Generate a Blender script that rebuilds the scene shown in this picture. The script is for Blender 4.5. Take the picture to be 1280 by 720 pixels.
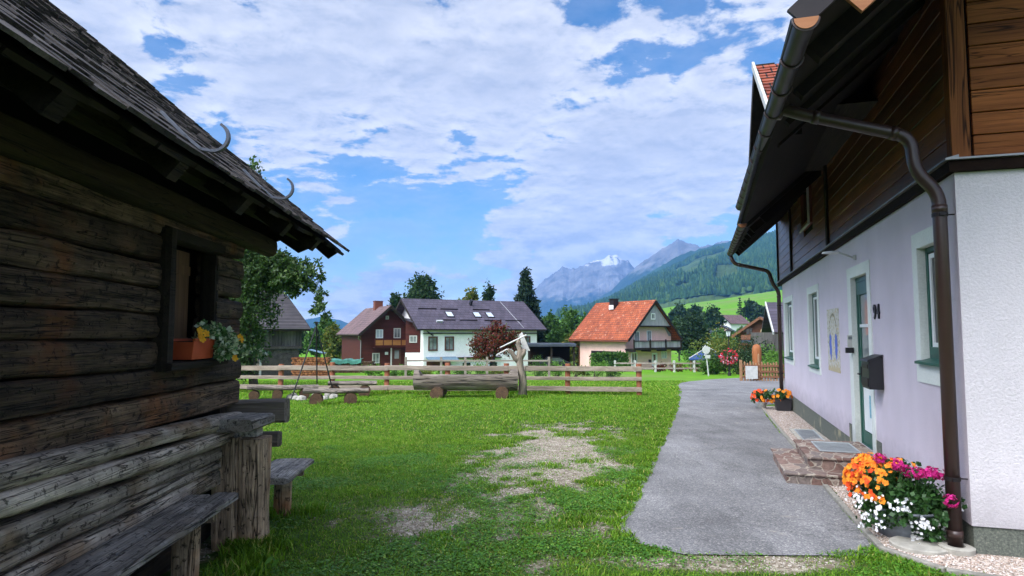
import bpy, math, random
import numpy as np
from mathutils import Vector, Matrix
random.seed(7); RNG = np.random.default_rng(11)
for o in list(bpy.data.objects): bpy.data.objects.remove(o)
S = bpy.context.scene
COL = S.collection
R = math.radians

# ------------------------------------------------------------------ camera
EYE = 1.65
cam_d = bpy.data.cameras.new('camera'); cam = bpy.data.objects.new('camera', cam_d); COL.objects.link(cam)
cam_d.sensor_width = 36; cam_d.lens = 22.5; cam_d.clip_start = .05; cam_d.clip_end = 60000
PITCH = math.atan(57/800)
cam.location = (0, 0, EYE); cam.rotation_euler = (R(90)+PITCH, 0, 0)
S.camera = cam
# ------------------------------------------------------------------ view
S.view_settings.view_transform = 'Standard'; S.view_settings.look = 'None'
S.view_settings.exposure = 0.68; S.view_settings.gamma = 1
S.render.resolution_x = 1024; S.render.resolution_y = 576
# ------------------------------------------------------------------ sun
SUN_EL, SUN_AZ = R(48), R(228)          # azimuth from +Y clockwise: the sun stands behind the camera
sun_v = Vector((math.sin(SUN_AZ)*math.cos(SUN_EL), math.cos(SUN_AZ)*math.cos(SUN_EL), math.sin(SUN_EL)))
sd = bpy.data.lights.new('sun', 'SUN'); sun = bpy.data.objects.new('sun', sd); COL.objects.link(sun)
sd.energy = 1.7; sd.angle = R(24); sd.color = (1, .955, .88)
sun.rotation_euler = sun_v.to_track_quat('Z', 'Y').to_euler(); sun.location = (0, -5, 30)

# ------------------------------------------------------------------ node helpers
def N(nt, t, **kw):
    n = nt.nodes.new(t)
    for k, v in kw.items():
        if k.startswith('i_'):
            key = k[2:]
            key = int(key) if key.isdigit() else key.replace('_', ' ')
            n.inputs[key].default_value = v
        else: setattr(n, k, v)
    return n
def lk(nt, a, b): nt.links.new(a, b)
def math_(nt, op, a, b=None, c=None, clamp=False):
    n = nt.nodes.new('ShaderNodeMath'); n.operation = op; n.use_clamp = clamp
    for i, v in enumerate((a, b, c)):
        if v is None: continue
        if isinstance(v, (int, float)): n.inputs[i].default_value = v
        else: nt.links.new(v, n.inputs[i])
    return n.outputs[0]
def vmath(nt, op, a, b=None):
    n = nt.nodes.new('ShaderNodeVectorMath'); n.operation = op
    for i, v in enumerate((a, b)):
        if v is None: continue
        if isinstance(v, (tuple, list, Vector)): n.inputs[i].default_value = v
        else: nt.links.new(v, n.inputs[i])
    return n
def ramp(nt, fac, stops, interp='LINEAR'):
    n = nt.nodes.new('ShaderNodeValToRGB'); n.color_ramp.interpolation = interp
    el = n.color_ramp.elements
    while len(el) < len(stops): el.new(.5)
    for e, (p, c) in zip(el, stops):
        e.position = p; e.color = (c, c, c, 1) if isinstance(c, (int, float)) else (*c[:3], 1)
    nt.links.new(fac, n.inputs[0]); return n.outputs[0]
def mix(nt, fac, a, b, blend='MIX'):
    n = nt.nodes.new('ShaderNodeMix'); n.data_type = 'RGBA'; n.blend_type = blend
    for i, v in ((0, fac), (6, a), (7, b)):
        if isinstance(v, (int, float)): n.inputs[i].default_value = v if i == 0 else (v, v, v, 1)
        elif isinstance(v, (tuple, list)): n.inputs[i].default_value = (*v[:3], 1)
        else: nt.links.new(v, n.inputs[i])
    return n.outputs[2]
def smooth(nt, v, lo, hi):
    n = nt.nodes.new('ShaderNodeMapRange'); n.interpolation_type = 'SMOOTHSTEP'
    nt.links.new(v, n.inputs[0]); n.inputs[1].default_value = lo; n.inputs[2].default_value = hi
    return n.outputs[0]
def noise(nt, vec, scale, detail=4, rough=.55, dist=0, dim='3D'):
    n = nt.nodes.new('ShaderNodeTexNoise'); n.noise_dimensions = dim
    n.inputs['Scale'].default_value = scale; n.inputs['Detail'].default_value = detail
    n.inputs['Roughness'].default_value = rough; n.inputs['Distortion'].default_value = dist
    if vec is not None: nt.links.new(vec, n.inputs['Vector'])
    return n.outputs['Fac']

# ------------------------------------------------------------------ world: Nishita sky with procedural clouds
def px_dir(x, y):
    d = Vector((0, math.cos(PITCH), math.sin(PITCH))) + Vector((1, 0, 0))*((x-640)/800) + Vector((0, -math.sin(PITCH), math.cos(PITCH)))*((360-y)/800)
    return d.normalized()
W = bpy.data.worlds.new('World'); S.world = W; W.use_nodes = True
nt = W.node_tree; nt.nodes.clear()
out = nt.nodes.new('ShaderNodeOutputWorld'); bg = nt.nodes.new('ShaderNodeBackground')
sky = nt.nodes.new('ShaderNodeTexSky'); sky.sky_type = 'NISHITA'; sky.sun_disc = False
sky.sun_elevation = SUN_EL; sky.sun_rotation = SUN_AZ; sky.altitude = 700; sky.air_density = 1.0; sky.dust_density = .4; sky.ozone_density = 2.5
SKY_STRENGTH = .13
hs = N(nt, 'ShaderNodeHueSaturation'); hs.inputs['Saturation'].default_value = 1.25; hs.inputs['Value'].default_value = .9
lk(nt, sky.outputs[0], hs.inputs['Color'])
tc = nt.nodes.new('ShaderNodeTexCoord'); D = tc.outputs['Generated']
sx = nt.nodes.new('ShaderNodeSeparateXYZ'); lk(nt, D, sx.inputs[0])
zz = math_(nt, 'MAXIMUM', sx.outputs[2], 0.0)
den = math_(nt, 'ADD', zz, .11)
cx = math_(nt, 'DIVIDE', sx.outputs[0], den); cy = math_(nt, 'DIVIDE', sx.outputs[1], den)
cb = nt.nodes.new('ShaderNodeCombineXYZ'); lk(nt, cx, cb.inputs[0]); lk(nt, cy, cb.inputs[1]); cb.inputs[2].default_value = 3.7
P2 = cb.outputs[0]
n_big = noise(nt, P2, 1.9, 3, .5)
n_mid = noise(nt, P2, 5.2, 9, .60, .2)
offs = vmath(nt, 'ADD', P2, (0.0, .05, .0)).outputs[0]
n_mid2 = noise(nt, offs, 5.2, 5, .6, .2)
n_fine = noise(nt, P2, 9, 6, .6)
Dm = nt.nodes.new('ShaderNodeMapping'); Dm.inputs['Scale'].default_value = (1, 1, 2.0); lk(nt, D, Dm.inputs[0]); D2 = Dm.outputs[0]
d_a = noise(nt, D2, 12, 9, .6, .1); d_b = noise(nt, vmath(nt, 'ADD', D2, (0, 0, .035)).outputs[0], 12, 6, .6, .1)
bl = ramp(nt, zz, [(.12, .0), (.24, .85)])
def fmix(f, a, b_): return math_(nt, 'ADD', math_(nt, 'MULTIPLY', a, math_(nt, 'SUBTRACT', 1, f)), math_(nt, 'MULTIPLY', b_, f))
n_mid = fmix(bl, d_a, n_mid); n_mid2 = fmix(bl, d_b, n_mid2)
# coverage against height above the horizon
cov = ramp(nt, zz, [(0, .53), (.06, .51), (.11, .455), (.18, .455), (.23, .520), (.40, .520), (1, .53)])
dens = math_(nt, 'ADD', math_(nt, 'MULTIPLY', n_mid, .62), math_(nt, 'MULTIPLY', n_big, .38))
dens = math_(nt, 'ADD', dens, math_(nt, 'SUBTRACT', cov, .5))
for (x, y, w, k) in [(712, 330, .16, 420), (795, 310, .12, 900), (650, 350, .12, 500), (740, 300, .10, 900), (420, 292, .12, 900), (480, 372, .10, 500), (560, 40, .05, 60), (770, 35, -.16, 200), (660, 120, .08, 60), (195, 90, -.12, 160), (560, 300, -.10, 60),
                     (820, 215, .12, 90), (400, 330, .05, 120), (480, 210, .05, 90), (150, 20, .10, 60), (905, 130, .02, 150), (320, 235, -.08, 200), (430, 260, -.10, 200),
                     (640, 290, .14, 900), (770, 288, .14, 2500), (300, 60, .08, 60)]:
    dt = vmath(nt, 'DOT_PRODUCT', D, tuple(px_dir(x, y))); pw = math_(nt, 'POWER', math_(nt, 'MAXIMUM', dt.outputs['Value'], 0), float(k))
    dens = math_(nt, 'ADD', dens, math_(nt, 'MULTIPLY', pw, w))
mask = smooth(nt, dens, .475, .54)
veil = math_(nt, 'MULTIPLY', ramp(nt, zz, [(0, .75), (.10, .42), (.22, .20), (.5, .12)]), smooth(nt, d_b, .30, .62))
mask = math_(nt, 'MAXIMUM', mask, veil)
thick = smooth(nt, dens, .53, .74)
relief = math_(nt, 'SUBTRACT', n_mid, n_mid2)
shade = math_(nt, 'ADD', math_(nt, 'MULTIPLY', relief, 4.2), .5, clamp=True)
shade = math_(nt, 'ADD', math_(nt, 'MULTIPLY', shade, .65), math_(nt, 'MULTIPLY', n_fine, .4), clamp=True)
CL = 1/SKY_STRENGTH
c_lit = mix(nt, shade, (.31*CL, .36*CL, .48*CL), (.70*CL, .71*CL, .76*CL))
c_dark = mix(nt, n_mid2, (.15*CL, .21*CL, .34*CL), (.46*CL, .49*CL, .59*CL))
cloud = mix(nt, math_(nt, 'MULTIPLY', thick, ramp(nt, zz, [(.12, .10), (.24, .55)])), c_lit, c_dark)
# cloud brightness added around the sun, unseen behind the camera, to light the scene
fill_glow = math_(nt, 'POWER', math_(nt, 'MAXIMUM', vmath(nt, 'DOT_PRODUCT', D, tuple(sun_v)).outputs['Value'], 0), 5.)
gl_s = vmath(nt, 'SCALE', cloud); gl_s.inputs['Scale'].default_value = 1; lk(nt, math_(nt, 'ADD', 1, math_(nt, 'MULTIPLY', fill_glow, 10.)), gl_s.inputs['Scale'])
cov_s = math_(nt, 'MAXIMUM', math_(nt, 'MULTIPLY', mask, .93), math_(nt, 'MULTIPLY', fill_glow, .9), clamp=True)
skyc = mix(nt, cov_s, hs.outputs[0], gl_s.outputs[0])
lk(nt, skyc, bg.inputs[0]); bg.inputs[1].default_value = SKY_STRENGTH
lk(nt, bg.outputs[0], out.inputs[0])

# ------------------------------------------------------------------ numpy value noise
_T = np.random.default_rng(3).random((256, 256))
def vnoise(x, y):
    x = np.asarray(x, float); y = np.asarray(y, float)
    xi = np.floor(x).astype(int); yi = np.floor(y).astype(int); fx = x-xi; fy = y-yi
    fx = fx*fx*(3-2*fx); fy = fy*fy*(3-2*fy)
    a = _T[xi & 255, yi & 255]; b = _T[(xi+1) & 255, yi & 255]; c = _T[xi & 255, (yi+1) & 255]; d = _T[(xi+1) & 255, (yi+1) & 255]
    return (a*(1-fx)+b*fx)*(1-fy)+(c*(1-fx)+d*fx)*fy
def fbm(x, y, o=4, g=.5):
    s = 0; a = 1; t = 0
    for i in range(o):
        s = s+a*vnoise(x*2**i+17.3*i, y*2**i+9.1*i); t += a; a *= g
    return s/t
def sstep(a, b, x):
    t = np.clip((np.asarray(x, float)-a)/(b-a), 0, 1); return t*t*(3-2*t)

# ------------------------------------------------------------------ terrain
TH = math.atan(244/(800/math.cos(PITCH)))      # the house wall runs this far clockwise of +Y
UX, UY = math.sin(TH), math.cos(TH)
def SL(x, y): return x*UX+y*UY, x*UY-y*UX       # world -> (s along the wall, L across)
def XY(L, s): return (s*UX+L*UY, s*UY-L*UX)
def ground_z(x, y):
    x = np.asarray(x, float); y = np.asarray(y, float)
    z = np.where(y < 21, -.016*np.maximum(y, -10), -.336-.04*(y-21))
    z = np.where(y > 75, -2.5-.014*(np.minimum(y, 180)-75), z)
    d = np.hypot(x, y); az = np.arctan2(x, np.maximum(y, 1e-3))
    top = np.interp(az, [-1.2, -.3, .0, .12, .22, .39, .7, 1.2], [0, 4, 10, 19, 26, 43, 60, 60])
    m = (z+(top-z)*np.clip((d-190)/460, 0, 1)**.9)
    z = np.where((d > 190) & (y > 0), m, z)
    z = z+np.where(y > 90, .8*(fbm(x/60, y/60, 3)-.5)*np.clip((y-90)/100, 0, 1)*4, 0)
    z = z-np.clip((d-680)/400, 0, 1)*60
    near = np.clip(1-d/40, 0, 1)
    return z+near*(.035*(fbm(x*.9+40, y*.9+40, 3)-.5))
def gz(x, y): return float(ground_z(x, y))

# ------------------------------------------------------------------ object helpers
OFF = {}
def tag(o, label, cat, group=None, kind=None):
    if label: o['label'] = label
    if cat: o['category'] = cat
    if group: o['group'] = group
    if kind: o['kind'] = kind
    return o
def thing(name, label, cat, org=(0, 0, 0), yaw=0., pivot=(0, 0, 0), group=None):
    o = bpy.data.objects.new(name, None); COL.objects.link(o); o.empty_display_size = .2
    v = Matrix.Rotation(yaw, 3, 'Z') @ Vector(org) + Vector(pivot)
    o.location = v; o.rotation_euler = (0, 0, yaw)
    OFF[o] = Vector(org); tag(o, label, cat, group); return o
class MB:
    def __init__(s): s.v = []; s.f = []
    def add(s, vs, fs):
        b = len(s.v); s.v += [tuple(v) for v in vs]; s.f += [tuple(i+b for i in f) for f in fs]; return s
    def box(s, x0, x1, y0, y1, z0, z1, jit=0):
        vs = [(x, y, z) for z in (z0, z1) for y in (y0, y1) for x in (x0, x1)]
        if jit: vs = [tuple(c+random.uniform(-jit, jit) for c in v) for v in vs]
        return s.add(vs, [(0, 2, 3, 1), (4, 5, 7, 6), (0, 1, 5, 4), (2, 6, 7, 3), (0, 4, 6, 2), (1, 3, 7, 5)])
    def obox(s, c, ax, ay, az):
        c, ax, ay, az = Vector(c), Vector(ax), Vector(ay), Vector(az)
        vs = [c+ax*i+ay*j+az*k for k in (-1, 1) for j in (-1, 1) for i in (-1, 1)]
        return s.add(vs, [(0, 2, 3, 1), (4, 5, 7, 6), (0, 1, 5, 4), (2, 6, 7, 3), (0, 4, 6, 2), (1, 3, 7, 5)])
    def bar(s, a, b, w, h, up=(0, 0, 1)):
        a, b = Vector(a), Vector(b); d = (b-a); n = d.normalized(); u = Vector(up); sd_ = n.cross(u).normalized(); u = sd_.cross(n)
        return s.obox((a+b)/2, d/2, sd_*w/2, u*h/2)
    def ring(s, c, n, ref, rs, k): pass
    def tube(s, pts, r, k=10, cap=True):
        pts = [Vector(p) for p in pts]; rs = r if isinstance(r, (list, tuple)) else [r]*len(pts)
        rings = []; ref = None
        for i, p in enumerate(pts):
            t = ((pts[i+1]-p) if i == 0 else (p-pts[i-1]) if i == len(pts)-1 else ((pts[i+1]-p).normalized()+(p-pts[i-1]).normalized())).normalized()
            if ref is None: ref = t.orthogonal().normalized()
            ref = (ref-t*ref.dot(t)).normalized(); q = t.cross(ref)
            rings.append([p+(ref*math.cos(2*math.pi*j/k)+q*math.sin(2*math.pi*j/k))*rs[i] for j in range(k)])
        vs = [v for rg in rings for v in rg]; fs = []
        for i in range(len(pts)-1):
            for j in range(k): fs.append((i*k+j, i*k+(j+1) % k, (i+1)*k+(j+1) % k, (i+1)*k+j))
        if cap: fs.append(tuple(range(k-1, -1, -1))); fs.append(tuple((len(pts)-1)*k+j for j in range(k)))
        return s.add(vs, fs)
    def lathe(s, c, prof, k=24, sx=1, sy=1, rot=0):
        vs = []; fs = []
        for (r, z) in prof:
            for j in range(k):
                a = 2*math.pi*j/k; x, y = r*sx*math.cos(a), r*sy*math.sin(a)
                vs.append((c[0]+x*math.cos(rot)-y*math.sin(rot), c[1]+x*math.sin(rot)+y*math.cos(rot), c[2]+z))
        for i in range(len(prof)-1):
            for j in range(k): fs.append((i*k+j, i*k+(j+1) % k, (i+1)*k+(j+1) % k, (i+1)*k+j))
        fs.append(tuple(range(k-1, -1, -1))); fs.append(tuple((len(prof)-1)*k+j for j in range(k)))
        return s.add(vs, fs)
    def prism(s, poly, d):
        d = Vector(d); n = len(poly); vs = [Vector(p) for p in poly]+[Vector(p)+d for p in poly]
        return s.add(vs, [tuple(range(n-1, -1, -1)), tuple(range(n, 2*n))]+[(i, (i+1) % n, n+(i+1) % n, n+i) for i in range(n)])
    def beam(s, a, b, w, h, seg=20, am=.012, sq=4., k=14, up=(0, 0, 1), seed=None, taper=0, twist=1.5):
        """a hewn or round timber: superellipse section, uneven along its length"""
        a, b = Vector(a), Vector(b); L = (b-a).length; t = (b-a)/L; u = Vector(up); q = t.cross(u).normalized(); u = q.cross(t)
        sd_ = random.random()*90 if seed is None else seed
        vs = []; fs = []
        for i in range(seg+1):
            f = i/seg; c = a+t*L*f
            bend = (float(vnoise(f*L*.7+sd_, 3.3))-.5)*am*twist
            for j in range(k):
                an = 2*math.pi*(j+.5)/k; ca, sa = math.cos(an), math.sin(an)
                rr = (abs(ca)**sq+abs(sa)**sq)**(-1/sq)
                nz = (float(fbm(np.float64(f*L*2.2+sd_), np.float64(j/k*7+sd_), 3))-.5)*am*2.2
                sc = 1-taper*f
                x = ca*rr*w/2*sc+ca*nz; z = sa*rr*h/2*sc+sa*nz+bend
                vs.append(c+q*x+u*z)
        for i in range(seg):
            for j in range(k): fs.append((i*k+j, i*k+(j+1) % k, (i+1)*k+(j+1) % k, (i+1)*k+j))
        fs.append(tuple(range(k-1, -1, -1))); fs.append(tuple(seg*k+j for j in range(k)))
        return s.add(vs, fs)
def np_obj(name, v, fs, mat, off=Vector((0, 0, 0)), smooth=False, attr=None):
    """fs: list of int arrays (n,k)"""
    me = bpy.data.meshes.new(name); v = np.asarray(v, np.float32)-np.array(off, np.float32)
    me.vertices.add(len(v)); me.vertices.foreach_set('co', v.ravel())
    nl = sum(f.size for f in fs); nf = sum(len(f) for f in fs)
    me.loops.add(nl); me.polygons.add(nf)
    me.loops.foreach_set('vertex_index', np.concatenate([f.ravel() for f in fs]).astype(np.int32))
    tot = np.concatenate([np.full(len(f), f.shape[1]) for f in fs]).astype(np.int32)
    st = np.concatenate([[0], np.cumsum(tot)[:-1]]).astype(np.int32)
    me.polygons.foreach_set('loop_start', st); me.polygons.foreach_set('loop_total', tot)
    if smooth: me.polygons.foreach_set('use_smooth', np.ones(nf, bool))
    if attr:
        for k, arr in attr.items():
            at = me.attributes.new(k, 'FLOAT', 'POINT'); at.data.foreach_set('value', np.asarray(arr, np.float32))
    me.update(calc_edges=True); me.materials.append(mat)
    o = bpy.data.objects.new(name, me); COL.objects.link(o); return o
def part(name, mb, mat, parent, label=None, smooth=False, bevel=0, angle=None, kind=None):
    off = OFF.get(parent, Vector((0, 0, 0))) if parent else Vector((0, 0, 0))
    if isinstance(mb, MB):
        me = bpy.data.meshes.new(name); me.from_pydata([tuple(Vector(v)-off) for v in mb.v], [], mb.f)
        if smooth: me.polygons.foreach_set('use_smooth', [True]*len(me.polygons))
        me.update(); me.materials.append(mat)
        o = bpy.data.objects.new(name, me); COL.objects.link(o)
    else:
        v, fs = mb; o = np_obj(name, v, fs, mat, off, smooth)
    if bevel:
        m = o.modifiers.new('bevel', 'BEVEL'); m.width = bevel; m.segments = 2; m.limit_method = 'ANGLE'
    if parent: o.parent = parent; OFF[o] = off
    if label: o['label'] = label
    if kind: o['kind'] = kind
    return o
def single(name, mb, mat, label, cat, group=None, kind=None, smooth=False, org=None, yaw=0., pivot=(0, 0, 0), bevel=0):
    """a thing that is one mesh"""
    if org is None:
        vv = np.array(mb.v if isinstance(mb, MB) else mb[0]); org = (float(vv[:, 0].mean()), float(vv[:, 1].mean()), float(vv[:, 2].min()))
    dummy = object(); off = Vector(org)
    if isinstance(mb, MB):
        me = bpy.data.meshes.new(name); me.from_pydata([tuple(Vector(v)-off) for v in mb.v], [], mb.f)
        if smooth: me.polygons.foreach_set('use_smooth', [True]*len(me.polygons))
        me.update(); me.materials.append(mat); o = bpy.data.objects.new(name, me); COL.objects.link(o)
    else: o = np_obj(name, mb[0], mb[1], mat, off, smooth)
    o.location = Matrix.Rotation(yaw, 3, 'Z') @ off + Vector(pivot); o.rotation_euler = (0, 0, yaw)
    if bevel:
        m = o.modifiers.new('bevel', 'BEVEL'); m.width = bevel; m.segments = 2; m.limit_method = 'ANGLE'
    tag(o, label, cat, group, kind); OFF[o] = off; return o
def copy_tree(o, parent=None):
    c = o.copy(); COL.objects.link(c); OFF[c] = OFF.get(o)
    if parent: c.parent = parent
    for ch in list(o.children): copy_tree(ch, c)
    return c

# ------------------------------------------------------------------ leaf / blade clouds
def leaf_quads(c, size, aspect=.6, up_bias=.3, droop=0, fold=True):
    n = len(c)
    d = RNG.normal(size=(n, 3)); d[:, 2] -= droop; d /= np.linalg.norm(d, axis=1)[:, None]
    nn = RNG.normal(size=(n, 3)); nn[:, 2] += up_bias*2
    b = np.cross(d, nn); b /= (np.linalg.norm(b, axis=1)[:, None]+1e-9)
    s = (size*RNG.uniform(.6, 1.3, n))[:, None]
    v = np.stack([c, c+d*s*.5+b*s*aspect*.5, c+d*s, c+d*s*.5-b*s*aspect*.5], 1).reshape(-1, 3)
    f = np.arange(n*4).reshape(n, 4)
    return v, [f]
def crown_points(lobes, n, clump=.22, cn=None, shell=.45):
    """lobes: (x,y,z,rx,ry,rz[,weight]); leaves gathered in clumps scattered through each lobe"""
    w = np.array([(l[6] if len(l) > 6 else l[3]*l[4]*l[5]) for l in lobes]); w = w/w.sum(); out_ = []
    for l, ww in zip(lobes, w):
        m = int(n*ww)
        if m < 4: continue
        nc = max(6, int(m/28)) if cn is None else max(3, int(cn*ww))
        d = RNG.normal(size=(nc, 3)); d /= np.linalg.norm(d, axis=1)[:, None]
        r = RNG.uniform(shell, 1.05, nc)[:, None]; cc = d*r
        ci = RNG.integers(0, nc, m); q = RNG.normal(size=(m, 3)); q /= np.linalg.norm(q, axis=1)[:, None]
        q *= (RNG.random(m)**.45)[:, None]
        rs = RNG.uniform(.6, 1.4, nc)[ci][:, None]*clump
        p = (cc[ci]+q*rs)*np.array(l[3:6])+np.array(l[0:3]); out_.append(p)
    return np.concatenate(out_)
def merge(parts_):
    V = []; F = {}; b = 0
    for v, fs in parts_:
        V.append(v)
        for f in fs: F.setdefault(f.shape[1], []).append(f+b)
        b += len(v)
    return np.concatenate(V), [np.concatenate(x) for x in F.values()]
def tree(name, label, base, lobes, n, leaf, m_leaf, m_bark, trunk_r=.15, trunk_top=None, group=None, cat='tree', clump=.25, limbs=5, aspect=.6, shell=.45):
    t = thing(name, label, cat, (base[0], base[1], base[2]), group=group)
    pts = crown_points(lobes, n, clump, shell=shell)
    part('crown', leaf_quads(pts, leaf, aspect), m_leaf, t)
    mb = MB(); big = max(lobes, key=lambda l: l[3]*l[4]*l[5]); tt = trunk_top or big[2]+big[5]*.3
    tx, ty = big[0], big[1]; b = Vector(base); top = Vector((tx, ty, tt))
    mid = b.lerp(top, .5)+Vector((random.uniform(-.1, .1), 0, 0))*trunk_r*4
    mb.tube([b-Vector((0, 0, .2)), b+Vector((0, 0, .15)), mid, top], [trunk_r*1.5, trunk_r*1.1, trunk_r*.8, trunk_r*.25], 8)
    for l in lobes[:8]:
        for q in range(max(1, limbs//len(lobes))):
            f = random.uniform(.4, .8); p0 = b.lerp(top, f)
            p1 = Vector((l[0]+random.uniform(-.5, .5)*l[3], l[1]+random.uniform(-.5, .5)*l[4], l[2]+random.uniform(-.1, .6)*l[5]))
            mb.tube([p0, (p0+p1)/2+Vector((0, 0, -.05)), p1], [trunk_r*.45, trunk_r*.3, trunk_r*.08], 5)
    part('trunk', mb, m_bark, t, smooth=True)
    return t
def shrub(name, label, base, lobes, n, leaf, m_leaf, group=None, cat='bush', clump=.3, m_stem=None, aspect=.6):
    t = thing(name, label, cat, base, group=group)
    part('foliage', leaf_quads(crown_points(lobes, n, clump, shell=.3), leaf, aspect), m_leaf, t)
    mb = MB()
    for l in lobes[:4]:
        for q in range(3):
            mb.tube([(base[0]+random.uniform(-.1, .1), base[1], base[2]-.05), (l[0]+random.uniform(-.4, .4)*l[3], l[1], l[2])], [.03, .01], 5)
    part('stem', mb, m_stem or MT['bark'], t)
    return t
def conifer(name, label, base, h, r, m_leaf, m_bark, tiers=26, group=None, dens=1.0):
    t = thing(name, label, 'tree', base, group=group); V = []
    bx_, by_, bz_ = base; parts_ = []
    for i in range(tiers):
        f = (i+.3)/tiers; z = bz_+h*(.06+.94*f); rr = r*(1-f)**.85*random.uniform(.82, 1.15)
        nb = max(5, int(15*(1-f)+5))
        for j in range(nb):
            a = random.uniform(0, 2*math.pi); L = rr*random.uniform(.7, 1.15)
            k = max(6, int(36*dens*(L/r)+6)); u = RNG.uniform(.1, 1, k)**.8
            sag = -.28*L*u**1.5+.10*L*np.maximum(u-.75, 0)*3
            wd = .14*r*(1-u*.7)
            px_ = bx_+math.cos(a)*L*u+RNG.normal(size=k)*wd*.6; py_ = by_+math.sin(a)*L*u+RNG.normal(size=k)*wd*.6
            pz_ = z+sag+RNG.normal(size=k)*wd*.22
            parts_.append(np.stack([px_, py_, pz_], 1))
    pts = np.concatenate(parts_)
    part('crown', leaf_quads(pts, h*.042, .42, droop=.6), m_leaf, t)
    mb = MB(); mb.tube([(bx_, by_, bz_-.3), (bx_, by_, bz_+h*.5), (bx_, by_, bz_+h*.985)], [h*.018, h*.012, .02], 7); part('trunk', mb, m_bark, t)
    return t

# ------------------------------------------------------------------ materials
MT = {}
def newmat(name, rough=.8, spec=.3, metal=0.):
    m = bpy.data.materials.new(name); m.use_nodes = True; nt = m.node_tree; b = nt.nodes['Principled BSDF']
    b.inputs['Roughness'].default_value = rough; b.inputs['Specular IOR Level'].default_value = spec; b.inputs['Metallic'].default_value = metal
    MT[name] = m; return m, nt, b
def ocoord(nt, sc=(1, 1, 1)):
    t = nt.nodes.new('ShaderNodeTexCoord'); mp = nt.nodes.new('ShaderNodeMapping'); mp.inputs['Scale'].default_value = sc
    lk(nt, t.outputs['Object'], mp.inputs[0]); return mp.outputs[0]
def gpos(nt, sc=(1, 1, 1)):
    t = nt.nodes.new('ShaderNodeNewGeometry'); mp = nt.nodes.new('ShaderNodeMapping'); mp.inputs['Scale'].default_value = sc
    lk(nt, t.outputs['Position'], mp.inputs[0]); return mp.outputs[0]
def island(nt): return nt.nodes.new('ShaderNodeNewGeometry').outputs['Random Per Island']
def bump(nt, b, h, strength=.3, dist=.01):
    n = N(nt, 'ShaderNodeBump'); n.inputs['Strength'].default_value = strength; n.inputs['Distance'].default_value = dist
    lk(nt, h, n.inputs['Height']); lk(nt, n.outputs[0], b.inputs['Normal'])
def plain(name, c, rough=.6, spec=.3, metal=0., var=.15, sc=6, bmp=.0):
    m, nt, b = newmat(name, rough, spec, metal)
    v = ocoord(nt); n = noise(nt, v, sc, 5, .6)
    lo = tuple(x*(1-var) for x in c); hi = tuple(min(1, x*(1+var)) for x in c)
    lk(nt, ramp(nt, n, [(.3, lo), (.7, hi)]), b.inputs['Base Color'])
    if bmp: bump(nt, b, noise(nt, v, sc*8, 3), bmp, .004)
    return m
def wood(name, c1, c2, axis=1, sc=1., rough=.75, bmp=.5, isl=.35, spec=.25, third=None, contrast=(.32, .68), cracks=True, world=False, pits=False):
    m, nt, b = newmat(name, rough, spec)
    s1 = [9*sc]*3; s1[axis] = .8*sc; s2 = [70*sc]*3; s2[axis] = 2.2*sc
    cf = gpos if world else ocoord
    v1 = cf(nt, s1); v2 = cf(nt, s2); v0 = cf(nt, (1.3, 1.3, 1.3))
    isl_v = island(nt)
    n1 = noise(nt, v1, 1.0, 6, .65, .6); n2 = noise(nt, v2, 1.0, 3, .6); n0 = noise(nt, v0, 1.0, 4, .6)
    col = ramp(nt, math_(nt, 'ADD', math_(nt, 'MULTIPLY', n1, .65), math_(nt, 'MULTIPLY', n2, .35)), [(contrast[0], c1), (contrast[1], c2)])
    if third: col = mix(nt, smooth(nt, n0, .52, .68), col, third)
    if isl: col = mix(nt, 1.0, col, ramp(nt, isl_v, [(0, 1-isl), (1, 1+isl*.6)]), 'MULTIPLY')
    h = math_(nt, 'ADD', math_(nt, 'MULTIPLY', n1, 1.0), math_(nt, 'MULTIPLY', n2, .5))
    if cracks:
        s3 = [16*sc]*3; s3[axis] = .5*sc
        n3 = noise(nt, cf(nt, s3), 1.0, 2, .5, 1.2); ck = math_(nt, 'ABSOLUTE', math_(nt, 'SUBTRACT', n3, .5))
        ck = smooth(nt, ck, .0, .022); col = mix(nt, 1.0, col, ramp(nt, ck, [(0, .18), (1, 1.)]), 'MULTIPLY')
        h = math_(nt, 'ADD', h, math_(nt, 'MULTIPLY', ck, 1.0))
    if pits:      # knots, nail holes, silvered and flaked places
        n5 = noise(nt, cf(nt, (22, 22, 22)), 1., 5, .7); pt = smooth(nt, n5, .34, .44); col = mix(nt, 1., col, ramp(nt, pt, [(0, .30), (1, 1.)]), 'MULTIPLY'); h = math_(nt, 'ADD', h, math_(nt, 'MULTIPLY', pt, .5))
        kp = [6.]*3; kp[axis] = 2.2; vk = N(nt, 'ShaderNodeTexVoronoi', feature='F1'); vk.inputs['Scale'].default_value = 1.; lk(nt, cf(nt, kp), vk.inputs['Vector'])
        kn = smooth(nt, vk.outputs['Distance'], .05, .15); col = mix(nt, 1., col, ramp(nt, kn, [(0, .35), (1, 1.)]), 'MULTIPLY')
        n6 = noise(nt, v0, 2.6, 5, .65); col = mix(nt, 1., col, ramp(nt, n6, [(.3, .55), (.52, 1.), (.72, 1.5)]), 'MULTIPLY')
    lk(nt, col, b.inputs['Base Color']); bump(nt, b, h, bmp, .012)
    return m
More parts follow.
